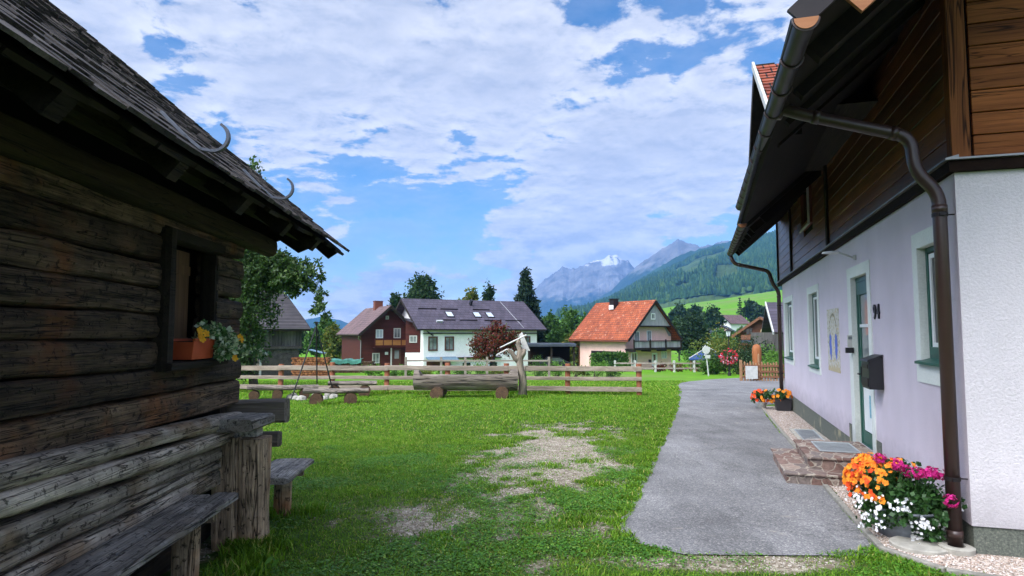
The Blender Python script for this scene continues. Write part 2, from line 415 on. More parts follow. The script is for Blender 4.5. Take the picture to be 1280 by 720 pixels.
def leafmat(name, c_lo, c_hi, c_alt=None, rough=.55, spec=.25, trans=.25, clump_sc=.8, alt_amt=.2):
    m, nt, b = newmat(name, rough, spec)
    isl_v = island(nt); n = noise(nt, gpos(nt), clump_sc, 3, .6)
    f = math_(nt, 'ADD', math_(nt, 'MULTIPLY', isl_v, .6), math_(nt, 'MULTIPLY', n, .7)); f = math_(nt, 'SUBTRACT', f, .15, clamp=True)
    col = ramp(nt, f, [(.1, c_lo), (.9, c_hi)])
    if c_alt:
        wn = N(nt, 'ShaderNodeTexWhiteNoise', noise_dimensions='1D'); lk(nt, isl_v, wn.inputs['W'])
        col = mix(nt, math_(nt, 'LESS_THAN', wn.outputs['Value'], alt_amt), col, c_alt)
    lk(nt, col, b.inputs['Base Color'])
    if trans:
        tr = nt.nodes.new('ShaderNodeBsdfTranslucent'); lk(nt, mix(nt, 1., col, (1.3, 1.4, .8), 'MULTIPLY'), tr.inputs[0])
        mx = nt.nodes.new('ShaderNodeMixShader'); mx.inputs[0].default_value = trans
        lk(nt, b.outputs[0], mx.inputs[1]); lk(nt, tr.outputs[0], mx.inputs[2]); lk(nt, mx.outputs[0], nt.nodes['Material Output'].inputs[0])
    return m
def tiles(name, c1, c2, along=1, sz=(.25, .33), rough=.75, mortar=(.02, .015, .015), bmp=.5, world=False, extra=None, spec=.3):
    """roof tiles: courses laid along one axis, rows by height"""
    m, nt, b = newmat(name, rough, spec)
    t = nt.nodes.new('ShaderNodeTexCoord'); sx = nt.nodes.new('ShaderNodeSeparateXYZ'); lk(nt, t.outputs['Object'], sx.inputs[0])
    c = nt.nodes.new('ShaderNodeCombineXYZ'); lk(nt, sx.outputs[along], c.inputs[0]); lk(nt, sx.outputs[2], c.inputs[1])
    br = N(nt, 'ShaderNodeTexBrick', offset=.5); br.inputs['Scale'].default_value = 1; br.inputs['Brick Width'].default_value = sz[0]; br.inputs['Row Height'].default_value = sz[1]
    br.inputs['Mortar Size'].default_value = sz[1]*.07; br.inputs['Mortar Smooth'].default_value = .4; br.inputs['Bias'].default_value = 0
    lk(nt, c.outputs[0], br.inputs['Vector'])
    br.inputs['Color1'].default_value = (*c1, 1); br.inputs['Color2'].default_value = (*c2, 1); br.inputs['Mortar'].default_value = (*mortar, 1)
    n = noise(nt, ocoord(nt), .9, 6, .65); col = mix(nt, 1., br.outputs[0], ramp(nt, n, [(.3, .65), (.7, 1.25)]), 'MULTIPLY')
    if extra: col = mix(nt, smooth(nt, noise(nt, ocoord(nt), 2.3, 7, .7), .56, .68), col, extra)
    lk(nt, col, b.inputs['Base Color'])
    bump(nt, b, math_(nt, 'SUBTRACT', 1, br.outputs['Fac']), bmp, .03); return m

# timber of the old cabin
wood('old_wood', (.009, .006, .004), (.215, .145, .09), 1, 1.5, .8, 1., .5, third=(.15, .060, .022), contrast=(.36, .72), pits=True)
wood('old_wood_x', (.012, .009, .007), (.085, .066, .050), 0, 1., .8, .9, .5, third=(.05, .022, .012))
wood('grey_log', (.09, .072, .055), (.60, .52, .43), 1, 1.3, .8, 1., .25, third=(.24, .165, .10), contrast=(.34, .66), pits=True)
wood('grey_plank', (.09, .08, .07), (.52, .475, .42), 1, 1.4, .8, 1., .3, third=(.20, .165, .13), contrast=(.34, .68), pits=True)
wood('grey_beam_x', (.05, .04, .032), (.30, .25, .20), 0, 1., .8, .8, .2)
wood('stump_wood', (.14, .095, .06), (.70, .50, .33), 2, 1.2, .8, 1., .35, third=(.34, .15, .06), pits=True)
wood('shingle', (.016, .013, .012), (.115, .10, .092), 0, 1.3, .85, .7, .6, cracks=False)
wood('dark_timber', (.006, .0045, .004), (.036, .025, .016), 1, 1., .8, .6, .4)
wood('moss_beam', (.010, .007, .004), (.06, .042, .018), 1, 1., .85, .7, .3)
wood('shutter_wood', (.05, .025, .012), (.15, .085, .04), 2, 1., .7, .4, .2, cracks=False)
# house timber
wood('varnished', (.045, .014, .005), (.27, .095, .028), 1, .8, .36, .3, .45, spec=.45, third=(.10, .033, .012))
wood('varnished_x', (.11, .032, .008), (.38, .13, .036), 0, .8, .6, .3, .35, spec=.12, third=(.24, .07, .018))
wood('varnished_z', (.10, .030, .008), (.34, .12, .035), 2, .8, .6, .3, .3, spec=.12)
wood('verge_wood', (.22, .08, .03), (.42, .19, .08), 0, 1., .5, .2, .1, cracks=False)
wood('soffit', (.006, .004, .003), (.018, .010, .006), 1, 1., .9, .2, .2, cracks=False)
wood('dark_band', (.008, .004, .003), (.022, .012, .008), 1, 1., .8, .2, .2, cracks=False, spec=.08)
# fence etc
wood('rail_wood', (.15, .115, .085), (.38, .31, .24), 0, .7, .8, .4, .25, cracks=False)
wood('post_wood', (.16, .05, .025), (.42, .16, .08), 2, .7, .7, .4, .3, cracks=False)
wood('trough_wood', (.07, .054, .042), (.34, .285, .23), 0, .6, .8, .9, .2, third=(.18, .14, .10))
wood('log_end', (.06, .035, .022), (.16, .09, .05), 1, 1.5, .8, .5, .3)
wood('bleached', (.17, .13, .095), (.40, .33, .255), 2, 1., .8, .6, .2)
wood('pale_stick', (.45, .43, .40), (.70, .68, .64), 0, 1., .7, .2, .1, cracks=False)
wood('picket_wood', (.20, .10, .05), (.45, .27, .14), 2, .7, .7, .3, .35, cracks=False)
wood('orange_post', (.20, .065, .02), (.38, .14, .05), 2, .7, .6, .3, .1, cracks=False)
wood('chalet_red', (.042, .009, .006), (.095, .019, .012), 0, .5, .7, .2, .2, cracks=False)
wood('chalet_balcony', (.20, .08, .02), (.36, .16, .05), 0, .5, .6, .2, .2, cracks=False)
wood('silver_boards', (.20, .20, .21), (.40, .40, .41), 2, .6, .8, .2, .3, cracks=False)
wood('barn_wood', (.05, .044, .040), (.17, .155, .14), 2, .5, .85, .4, .4)
wood('barn_wood_x', (.04, .034, .030), (.15, .13, .115), 0, .5, .85, .4, .4)
wood('brown_timber', (.10, .04, .018), (.22, .10, .05), 1, .5, .6, .2, .2, cracks=False)
wood('bark', (.03, .024, .018), (.10, .085, .065), 2, 1.2, .9, .8, 0)
wood('garden_rail', (.16, .12, .10), (.34, .29, .25), 0, .6, .8, .3, .3, cracks=False)

# stucco
def stucco(name, c, sc=75, bmp=.35, dist=.006):
    m, nt, b = newmat(name, .9, .15); v = ocoord(nt)
    n1 = noise(nt, ocoord(nt, (1, 1, 1)), sc, 4, .65); n2 = noise(nt, v, 1.3, 5, .6); n3 = noise(nt, ocoord(nt, (3, 3, .5)), 1.2, 4, .6)
    col = mix(nt, 1., c, ramp(nt, n2, [(.3, .93), (.7, 1.05)]), 'MULTIPLY'); col = mix(nt, 1., col, ramp(nt, n3, [(.25, .975), (.6, 1.01)]), 'MULTIPLY')
    col = mix(nt, 1., col, ramp(nt, n1, [(.3, .90), (.7, 1.07)]), 'MULTIPLY')
    t = nt.nodes.new('ShaderNodeTexCoord'); sx = nt.nodes.new('ShaderNodeSeparateXYZ'); lk(nt, t.outputs['Object'], sx.inputs[0])
    if sc > 40:   # splashed dirt above the plinth and thin run marks
        dz = math_(nt, 'ADD', sx.outputs[2], math_(nt, 'MULTIPLY', noise(nt, ocoord(nt), 5, 5, .7), -.5)); dk = ramp(nt, dz, [(.02, .70), (.35, 1.)]); col = mix(nt, 1., col, dk, 'MULTIPLY')
        spk = smooth(nt, noise(nt, ocoord(nt), 3.1, 6, .75), .66, .72); col = mix(nt, math_(nt, 'MULTIPLY', spk, .35), col, (.42, .38, .30))
    lk(nt, col, b.inputs['Base Color']); bump(nt, b, n1, bmp, dist); return m
stucco('lavender', (.64, .57, .63), 95, .9, .009)
stucco('lavender_rough', (.63, .585, .60), 48, .75, .013)
stucco('surround_white', (.68, .71, .66), 60, .15)
stucco('white_wall', (.82, .82, .80), 10, .1)
stucco('pink_wall', (.80, .53, .46), 10, .1)
stucco('yellow_wall', (.62, .50, .30), 10, .1)
m, nt, b = newmat('plinth', .9, .2); v = ocoord(nt)
n1 = noise(nt, v, 60, 5, .7); n2 = noise(nt, v, 2.2, 5, .6)
c = ramp(nt, n1, [(.3, (.055, .062, .052)), (.55, (.13, .14, .115)), (.75, (.27, .26, .20))])
c = mix(nt, smooth(nt, n2, .55, .7), c, (.30, .28, .18)); lk(nt, c, b.inputs['Base Color']); bump(nt, b, n1, .5, .006)
plain('concrete', (.36, .34, .29), .9, .2, var=.25, sc=9, bmp=.3)
plain('kerb_concrete', (.25, .235, .20), .9, .2, var=.3, sc=12, bmp=.4)
plain('brown_metal', (.045, .024, .020), .35, .5, .0, var=.12, sc=4)
plain('dark_metal', (.016, .012, .012), .45, .25, .0, var=.2)
plain('grey_metal', (.25, .25, .25), .45, .5, .5, var=.15)
plain('zinc', (.20, .22, .25), .5, .5, .2, var=.25, sc=7)
plain('grate_metal', (.42, .45, .46), .5, .4, .3, var=.15)
plain('hook_metal', (.09, .10, .12), .4, .5, .6)
plain('black_iron', (.012, .012, .012), .6, .4)
plain('black_plastic', (.012, .012, .014), .4, .5)
plain('green_paint', (.012, .085, .06), .4, .45, var=.15)
plain('white_paint', (.75, .77, .76), .4, .4, var=.04)
plain('dirty_white', (.46, .46, .43), .6, .3, var=.15)
plain('poster', (.16, .40, .50), .5, .3, var=.5, sc=30)
plain('box_orange', (.42, .07, .022), .6, .3, var=.2)
plain('planter_black', (.03, .028, .032), .5, .4)
plain('blue_awning', (.02, .05, .14), .6, .3)
plain('tarp_green', (.05, .20, .15), .5, .4, var=.5, sc=3, bmp=.4)
plain('tarp_blue', (.12, .20, .26), .5, .4, var=.3)
plain('green_shutter', (.10, .20, .20), .6, .3)
plain('curtain', (.62, .62, .60), .9, .1, var=.1, sc=30)
plain('sign_grey', (.45, .46, .47), .5, .4, .2)
plain('window_brown', (.10, .035, .02), .5, .3)
plain('iron_red', (.16, .05, .03), .6, .3)
plain('car_black', (.015, .016, .02), .4, .4)
plain('soil', (.03, .02, .014), .95, .1, var=.4, sc=20)
plain('number_black', (.015, .012, .02), .5, .3)
m, nt, b = newmat('glass_dark', .06, .8); b.inputs['Base Color'].default_value = (.018, .024, .026, 1)
m, nt, b = newmat('glass_grey', .08, .7); lk(nt, ramp(nt, noise(nt, ocoord(nt), 1.2, 2), [(.4, (.10, .12, .12)), (.6, (.22, .25, .25))]), b.inputs['Base Color'])
m, nt, b = newmat('glass_sky', .1, .8); b.inputs['Base Color'].default_value = (.45, .5, .56, 1)
m, nt, b = newmat('interior', 1, .0); b.inputs['Base Color'].default_value = (.02, .02, .02, 1)
m, nt, b = newmat('lamp_glass', .2, .5); b.inputs['Base Color'].default_value = (.6, .65, .66, 1)
tiles('tile_red', (.36, .085, .028), (.25, .055, .022), 1, (.30, .26), extra=(.42, .22, .14))
tiles('tile_dormer', (.30, .075, .035), (.20, .045, .025), 0, (.18, .17), bmp=.8)
tiles('tile_dark', (.045, .048, .07), (.03, .032, .045), 1, (.25, .25), rough=.45, spec=.5)
tiles('tile_violet', (.085, .070, .095), (.065, .055, .075), 1, (.5, .28), bmp=.3, rough=.6)
tiles('tile_brown', (.17, .105, .10), (.12, .075, .075), 1, (.35, .24), bmp=.3, rough=.7)
tiles('shingle_far', (.085, .075, .078), (.05, .044, .046), 0, (.22, .22), bmp=.7)
tiles('slate_blue', (.06, .075, .10), (.05, .06, .08), 1, (.3, .25), bmp=.3)
tiles('brick_stack', (.40, .20, .11), (.24, .10, .05), 0, (.24, .16), mortar=(.02, .01, .005), bmp=.8)
# step stone
m, nt, b = newmat('porphyry', .75, .3); v = ocoord(nt, (6.5, 3.6, 7))
vv = vmath(nt, 'ADD', v); nn_ = nt.nodes.new('ShaderNodeTexNoise'); nn_.inputs['Scale'].default_value = 1.3; lk(nt, v, nn_.inputs['Vector'])
sc_ = vmath(nt, 'SCALE', nn_.outputs['Color']); sc_.inputs['Scale'].default_value = .8; lk(nt, sc_.outputs[0], vv.inputs[1])
v1 = N(nt, 'ShaderNodeTexVoronoi', feature='DISTANCE_TO_EDGE'); v1.inputs['Scale'].default_value = 1.; lk(nt, vv.outputs[0], v1.inputs['Vector'])
v2 = N(nt, 'ShaderNodeTexVoronoi', feature='F1'); v2.inputs['Scale'].default_value = 1.; lk(nt, vv.outputs[0], v2.inputs['Vector'])
sp = nt.nodes.new('ShaderNodeSeparateColor'); lk(nt, v2.outputs['Color'], sp.inputs[0])
c = ramp(nt, sp.outputs[0], [(0, (.13, .075, .062)), (.35, (.22, .135, .105)), (.7, (.17, .14, .125)), (1, (.32, .24, .19))])
c = mix(nt, 1., c, ramp(nt, noise(nt, ocoord(nt), 22, 5, .7), [(.3, .6), (.7, 1.35)]), 'MULTIPLY')
e = smooth(nt, v1.outputs['Distance'], .02, .055); c = mix(nt, e, (.36, .31, .25), c); lk(nt, c, b.inputs['Base Color'])
bump(nt, b, math_(nt, 'ADD', e, math_(nt, 'MULTIPLY', noise(nt, ocoord(nt), 30, 4), .6)), .6, .012)
# asphalt
m, nt, b = newmat('asphalt', .9, .25); v = gpos(nt)
n1 = noise(nt, v, 95, 3, .8); n2 = noise(nt, v, .8, 6, .65); n3 = noise(nt, gpos(nt, (1, .18, 1)), 3., 5, .6)
vo = N(nt, 'ShaderNodeTexVoronoi', feature='F1'); vo.inputs['Scale'].default_value = 85; lk(nt, v, vo.inputs['Vector'])
sp = nt.nodes.new('ShaderNodeSeparateColor'); lk(nt, vo.outputs['Color'], sp.inputs[0])
c = ramp(nt, sp.outputs[0], [(0, (.13, .128, .130)), (.5, (.185, .182, .182)), (.86, (.245, .24, .232)), (1, (.38, .36, .335))])
c = mix(nt, 1., c, ramp(nt, n2, [(.3, .70), (.7, 1.2)]), 'MULTIPLY'); c = mix(nt, 1., c, ramp(nt, n3, [(.3, .82), (.7, 1.12)]), 'MULTIPLY')
c = mix(nt, smooth(nt, noise(nt, v, 2.2, 7, .75), .60, .70), c, (.30, .27, .235))
# cracks
vc = N(nt, 'ShaderNodeTexNoise'); vc.inputs['Scale'].default_value = .35; vc.inputs['Detail'].default_value = 5; lk(nt, v, vc.inputs['Vector'])
ck = smooth(nt, math_(nt, 'ABSOLUTE', math_(nt, 'SUBTRACT', vc.outputs['Fac'], .5)), .0, .0045)
c = mix(nt, 1., c, ramp(nt, ck, [(0, .74), (1, 1.)]), 'MULTIPLY')
c = mix(nt, 1., c, ramp(nt, noise(nt, gpos(nt, (.6, .25, 1)), 1.1, 3, .5), [(.40, .84), (.44, 1.0)]), 'MULTIPLY')
lk(nt, c, b.inputs['Base Color']); bump(nt, b, math_(nt, 'ADD', vo.outputs['Distance'], n1), .5, .006)
# gravel (bed by the wall)
def gravel(name, stops, sc=42):
    m, nt, b = newmat(name, .9, .2); v = gpos(nt)
    vo = N(nt, 'ShaderNodeTexVoronoi', feature='F1'); vo.inputs['Scale'].default_value = sc; lk(nt, v, vo.inputs['Vector'])
    sp = nt.nodes.new('ShaderNodeSeparateColor'); lk(nt, vo.outputs['Color'], sp.inputs[0])
    c = ramp(nt, sp.outputs[0], stops); c = mix(nt, 1., c, ramp(nt, vo.outputs['Distance'], [(.25, 1.), (.75, .45)]), 'MULTIPLY')
    lk(nt, c, b.inputs['Base Color']); bump(nt, b, math_(nt, 'SUBTRACT', 1, vo.outputs['Distance']), .8, .012)
gravel('gravel_pink', [(0, (.30, .22, .17)), (.4, (.52, .42, .34)), (.8, (.66, .56, .48)), (1, (.75, .70, .66))], 45)
def pebble(name, stops):
    m, nt, b = newmat(name, .85, .25); lk(nt, mix(nt, 1., ramp(nt, island(nt), stops), ramp(nt, noise(nt, gpos(nt), 120, 2), [(.3, .8), (.7, 1.1)]), 'MULTIPLY'), b.inputs['Base Color'])
pebble('pebble_pink', [(0, (.32, .21, .16)), (.3, (.50, .39, .31)), (.7, (.64, .54, .46)), (1, (.78, .73, .70))])
pebble('pebble_grey', [(0, (.19, .15, .11)), (.4, (.35, .295, .23)), (.8, (.50, .44, .36)), (1, (.66, .61, .54))])
# ground
m, nt, b = newmat('lawn_ground', .95, .1); v = gpos(nt)
at = N(nt, 'ShaderNodeAttribute', attribute_name='bare'); bare = at.outputs['Fac']
at2 = N(nt, 'ShaderNodeAttribute', attribute_name='near'); near = at2.outputs['Fac']
n1 = noise(nt, v, 1.1, 5, .6); n2 = noise(nt, v, 14, 5, .7); n4 = noise(nt, v, .03, 5, .6); n5 = noise(nt, v, .35, 5, .65)
farg = ramp(nt, n1, [(.3, (.075, .20, .008)), (.7, (.125, .29, .014))]); farg = mix(nt, 1., farg, ramp(nt, n5, [(.3, .8), (.7, 1.15)]), 'MULTIPLY')
farg = mix(nt, smooth(nt, n4, .45, .62), farg, (.135, .205, .045))
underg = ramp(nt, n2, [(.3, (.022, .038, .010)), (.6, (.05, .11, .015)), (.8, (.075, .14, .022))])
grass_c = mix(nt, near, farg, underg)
vo = N(nt, 'ShaderNodeTexVoronoi', feature='F1'); vo.inputs['Scale'].default_value = 38; lk(nt, v, vo.inputs['Vector'])
sp = nt.nodes.new('ShaderNodeSeparateColor'); lk(nt, vo.outputs['Color'], sp.inputs[0])
grv = ramp(nt, sp.outputs[0], [(0, (.13, .10, .07)), (.45, (.27, .225, .17)), (.85, (.40, .35, .28)), (1, (.55, .50, .43))])
grv = mix(nt, smooth(nt, n2, .50, .66), grv, (.19, .165, .115)); grv = mix(nt, ramp(nt, bare, [(.35, .75), (.8, 0.)]), grv, (.10, .075, .045))
bm = smooth(nt, math_(nt, 'ADD', bare, math_(nt, 'MULTIPLY', math_(nt, 'SUBTRACT', n2, .5), 2.2)), .12, .75)
lk(nt, mix(nt, bm, grass_c, grv), b.inputs['Base Color']); bump(nt, b, math_(nt, 'ADD', n2, math_(nt, 'MULTIPLY', vo.outputs['Distance'], -.5)), .5, .02)
leafmat('grass_blade', (.036, .100, .007), (.205, .375, .026), (.38, .36, .10), .55, .15, .35, 2.4, .07)
leafmat('clover_leaf', (.035, .12, .010), (.12, .30, .03), (.22, .36, .06), .5, .25, .3, 3.5, .1)
leafmat('weed_leaf', (.04, .12, .015), (.12, .27, .035), None, .5, .35, .3, 3)
leafmat('leaf_fruit', (.016, .040, .010), (.075, .145, .030), (.17, .24, .09), .5, .35, .3, .9, .10)
leafmat('leaf_dark', (.010, .026, .008), (.035, .075, .018), None, .6, .2, .2, .25)
leafmat('leaf_mid', (.025, .065, .012), (.08, .17, .03), None, .6, .2, .25, .25)
leafmat('leaf_olive', (.05, .075, .015), (.15, .19, .035), (.24, .20, .04), .6, .2, .25, .3, .15)
leafmat('leaf_light', (.06, .14, .02), (.14, .28, .045), None, .6, .2, .3, .6)
leafmat('leaf_spruce', (.008, .020, .012), (.026, .052, .026), None, .7, .15, .1, .5)
leafmat('leaf_round', (.010, .028, .012), (.030, .065, .024), None, .6, .2, .15, .3)
leafmat('leaf_maple', (.045, .012, .008), (.19, .040, .022), (.05, .07, .02), .6, .2, .25, .9, .22)
leafmat('leaf_hedge', (.010, .024, .010), (.04, .075, .025), None, .7, .15, .15, .6)
leafmat('leaf_varieg', (.05, .13, .04), (.16, .30, .12), (.62, .68, .50), .5, .3, .2, 8, .5)
leafmat('leaf_pot', (.012, .040, .010), (.045, .12, .025), None, .45, .4, .2, 8)
leafmat('forest_far', (.008, .030, .012), (.030, .075, .022), (.045, .09, .022), .8, .1, 0, .004, .2)
def petal(name, c1, c2, tr=.2): leafmat(name, c1, c2, None, .6, .2, tr, 20)
leafmat('split_log', (.08, .030, .014), (.36, .15, .065), None, .8, .1, 0, 9)
petal('petal_orange', (.75, .14, .01), (.85, .36, .03)); petal('petal_red', (.55, .03, .01), (.78, .12, .02)); petal('petal_magenta', (.38, .008, .11), (.72, .04, .30))
petal('petal_white', (.70, .68, .72), (.85, .85, .88)); petal('petal_yellow', (.80, .30, .01), (.85, .50, .03)); petal('petal_crimson', (.45, .01, .03), (.70, .04, .08)); petal('petal_pink', (.55, .20, .35), (.80, .50, .65))
# mountains
def mount(name, forest, rock, snow_z, tree_z, meadow=None, mfac=(.62, .66), scv=.002, hazeblue=0):
    m, nt, b = newmat(name, .95, .05); v = gpos(nt); t = nt.nodes.new('ShaderNodeNewGeometry'); s_ = nt.nodes.new('ShaderNodeSeparateXYZ'); lk(nt, t.outputs['Position'], s_.inputs[0])
    z = s_.outputs[2]; n1 = noise(nt, v, scv*3, 8, .7); n2 = noise(nt, v, scv, 4, .6)
    zz = math_(nt, 'ADD', z, math_(nt, 'MULTIPLY', math_(nt, 'SUBTRACT', n1, .5), tree_z*1.1))
    fr = mix(nt, 1., forest, ramp(nt, n1, [(.35, .6), (.65, 1.4)]), 'MULTIPLY')
    if meadow: fr = mix(nt, smooth(nt, n2, *mfac), fr, meadow)
    rk = mix(nt, 1., rock, ramp(nt, n1, [(.35, .55), (.65, 1.4)]), 'MULTIPLY')
    c = mix(nt, smooth(nt, zz, tree_z*.85, tree_z*1.15), fr, rk)
    c = mix(nt, smooth(nt, math_(nt, 'ADD', z, math_(nt, 'MULTIPLY', math_(nt, 'SUBTRACT', n1, .5), snow_z*.9)), snow_z*1.0, snow_z*1.04), c, (.44, .44, .46))
    lk(nt, c, b.inputs['Base Color']); bump(nt, b, n1, .35, 1/scv*.015); return m
mount('mt_forest', (.05, .085, .022), (.2, .19, .17), 9000, 8000, (.10, .17, .035), (.60, .66), .004)
mount('mt_mid', (.022, .05, .02), (.16, .16, .14), 9000, 800, (.12, .16, .05), (.66, .72), .0016)
mount('mt_peak', (.028, .052, .03), (.13, .128, .122), 1100, 410, (.13, .16, .07), (.60, .70), .0022)
mount('mt_snow', (.032, .055, .045), (.15, .148, .145), 572, 265, None, scv=.0034)

# ================================================================== SETTING
LX = [(5.17, 1.33), (5.42, 1.0), (5.75, .95), (6.45, 1.13), (7.5, 1.47), (9.61, 2.13), (12.77, 3.07), (16.71, 4.24), (20, 5.15), (22.83, 5.95), (25.5, 6.55), (28.4, 7.25), (31.5, 8.2), (34, 9.5), (37, 11.4), (40.5, 14.6), (43, 18.0), (45, 22)]
RX = [(5.10, 2.79), (5.25, XY(1.29, 5.4)[0])] + [(XY(1.30, s)[1], XY(1.30, s)[0]) for s in (6, 8, 10, 14, 18.4)] + [(18.6, 8.3), (21, 12), (26, 16), (33, 20), (40, 26), (45, 34)]
LXy, LXx = zip(*LX); RXy, RXx = zip(*RX)
def on_path(x, y, m=0.):
    x = np.asarray(x, float); y = np.asarray(y, float)
    w = .10*(fbm(y*2.3, x*0+5, 3)-.5)
    return (y > 5.12+m+.15*(fbm(x*3, 0*x+1, 2)-.5)) & (y < 45) & (x > np.interp(y, LXy, LXx)+m+w) & (x < np.interp(y, RXy, RXx)-m)
HUT_YAW = R(3.2)
def in_bed(x, y, m=0.):
    s, L = SL(np.asarray(x, float), np.asarray(y, float))
    a = (L > 1.28+m) & (s > 5.35+m) & (s < 18.4)
    kerb = np.interp(L, [1.28, 1.6, 2.6, 5], [5.86, 5.40, 5.12, 4.9])
    return a & (s > kerb+m) & (L < 12)
def bare_f(x, y):
    x = np.asarray(x, float); y = np.asarray(y, float); v = 0
    for (cx_, cy_, rx_, ry_, a) in [(.1, 8.0, .6, 1.1, .6), (1.6, 12.4, .9, .7, .6), (-.75, 6.4, .75, 1.1, .72), (-1.4, 7.2, .5, .6, .5), (.15, 6.2, .45, .8, .6), (-.3, 5.0, .9, .5, .5), (1.75, 4.99, .95, .17, 1.3), (.9, 5.9, .12, .5, .9),
                                    (1.1, 6.3, .25, .3, .45), (2.4, 15, .8, .5, .35), (-2.3, 4.9, .45, .9, .8), (-2.9, 7.0, .4, 2.2, .6), (-5.8, 18.6, 1.3, .9, .5), (1.6, 17.2, 1.5, .5, .25)]:
        v = v+a*np.exp(-((x-cx_)/rx_)**2-((y-cy_)/ry_)**2)
    nz = fbm(x*2.4+3, y*1.6+8, 4, .6)
    edge = x-np.interp(y, LXy, LXx); v = v+.55*np.exp(-(edge/.10)**2)*(y > 5.2)*(y < 30)*(vnoise(x*2, y*1.5) > .3)
    nz2 = fbm(x*6.5+31, y*4.5+2, 3, .6)
    v = v*.98*np.clip((nz-.27)*2.9, 0, 1.4)*np.clip((nz2-.22)*2.6, 0, 1.5)
    big = np.maximum(1-np.hypot((x-.55-.13*(y-10.))/1.5, (y-10.)/4.0), .50-np.hypot((x+.6)/1.8, (y-6.3)/1.7)); fr_ = np.clip(np.maximum(1.1-np.hypot((x-1.75)/1.15, (y-4.98)/.27), 0)*2, 0, 1)
    v2 = sstep(-.10, .95, big+.24+(fbm(x*3.1+7, y*2.3, 5, .7)-.54)*1.7)
    return np.clip(np.maximum(np.maximum(v, v2*.95), fr_*.9*(.4+nz)), 0, 1.1)

def axis_vals(lo, hi, step, far, k=1.09):
    a = list(np.arange(lo, hi, step)); st = step; v = hi
    while v < far: a.append(v); st *= k; v += st
    b = []; st = step; v = lo-step
    while v > -far: b.append(v); st *= k; v -= st
    return np.array(sorted(b)+a)
xs = axis_vals(-8, 8, .12, 3500); ys = axis_vals(1, 22, .12, 3500); ys = ys[ys > -250]
X, Y = np.meshgrid(xs, ys); Z = ground_z(X, Y)
Z = Z-.035*(on_path(X, Y, .10))-.05*in_bed(X, Y, .08)
nx, ny = len(xs), len(ys); idx = np.arange(nx*ny).reshape(ny, nx)
F4 = np.stack([idx[:-1, :-1], idx[:-1, 1:], idx[1:, 1:], idx[1:, :-1]], -1).reshape(-1, 4)
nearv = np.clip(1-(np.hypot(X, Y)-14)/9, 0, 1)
go = np_obj('ground', np.stack([X, Y, Z], -1).reshape(-1, 3), [F4], MT['lawn_ground'], smooth=True, attr={'bare': bare_f(X, Y).ravel(), 'near': nearv.ravel()})
tag(go, 'green lawn with a bare gravelly patch, running out to the valley', None, kind='structure')

# asphalt path and forecourt
def interp_strip(rows, across, fl, fr, zf, name, mat, kind='structure', label=None):
    v = []
    for i in rows:
        a, b = fl(i), fr(i)
        for t in across: x = a[0]+(b[0]-a[0])*t; y = a[1]+(b[1]-a[1])*t; v.append((x, y, zf(x, y)))
    n, m = len(rows), len(across); id_ = np.arange(n*m).reshape(n, m)
    f = np.stack([id_[:-1, :-1], id_[:-1, 1:], id_[1:, 1:], id_[1:, :-1]], -1).reshape(-1, 4)
    o = np_obj(name, np.array(v), [f], mat, smooth=True); tag(o, label, None, kind=kind); return o
def pl(y):
    w = .14*(float(fbm(y*2.3, 5., 3))-.5)+.05*(float(vnoise(y*9, 2.))-.5)
    return (float(np.interp(y, LXy, LXx))+w, y)
def pr(y): return (float(np.interp(y, RXy, RXx)), y-(.1 if y < 5.6 else 0)*(5.6-y))
rows = list(np.arange(5.15, 12, .07))+list(np.arange(12, 45, .3))
interp_strip(rows, np.linspace(0, 1, 24), pl, pr, lambda x, y: gz(x, y)+.010-.02*(0), 'path', MT['asphalt'], label='grey asphalt path beside the lavender house')
# gravel bed
def bed_strip(rows, f0, f1, nm):
    return interp_strip(rows, np.linspace(0, 1, 8), f0, f1, lambda x, y: gz(x, y)+.012, nm, MT['gravel_pink'], label='pinkish gravel strip along the house wall')
bed_strip(list(np.arange(5.9, 18.5, .2)), lambda s: XY(1.33, s), lambda s: XY(1.99, s), 'gravel_strip')
v = []
kp = [(1.31, 5.9), (1.60, 5.43), (2.6, 5.15), (5, 4.93)]
interp_strip(list(np.linspace(1.31, 5, 40)), np.linspace(0, 1, 8), lambda L: XY(L, float(np.interp(L, [a for a, _ in kp], [b for _, b in kp]))), lambda L: XY(L, 5.99), lambda x, y: gz(x, y)+.016, 'gravel_strip', MT['gravel_pink'])
# kerb
def kerb(pts, nm='kerb'):
    mb = MB()
    for (L0, s0), (L1, s1) in zip(pts[:-1], pts[1:]):
        n = max(1, int(math.hypot(L1-L0, s1-s0)/1.0))
        for i in range(n):
            a, b = i/n, (i+1)/n; g_ = .004
            p0 = XY(L0+(L1-L0)*a, s0+(s1-s0)*a); p1 = XY(L0+(L1-L0)*b, s0+(s1-s0)*b)
            d = Vector((p1[0]-p0[0], p1[1]-p0[1], 0)).normalized()*g_
            mb.bar((p0[0]+d.x, p0[1]+d.y, gz(*p0)-.02), (p1[0]-d.x, p1[1]-d.y, gz(*p1)-.02), .055, .13)
    o = part(nm, mb, MT['kerb_concrete'], None, bevel=.008); tag(o, 'thin concrete kerb between asphalt and gravel', None, kind='structure'); return o
kerb([(1.30, 18.3), (1.30, 10.02)]); kerb([(1.26, 8.2), (1.29, 5.86), (1.60, 5.42), (2.6, 5.14), (5, 4.92)])
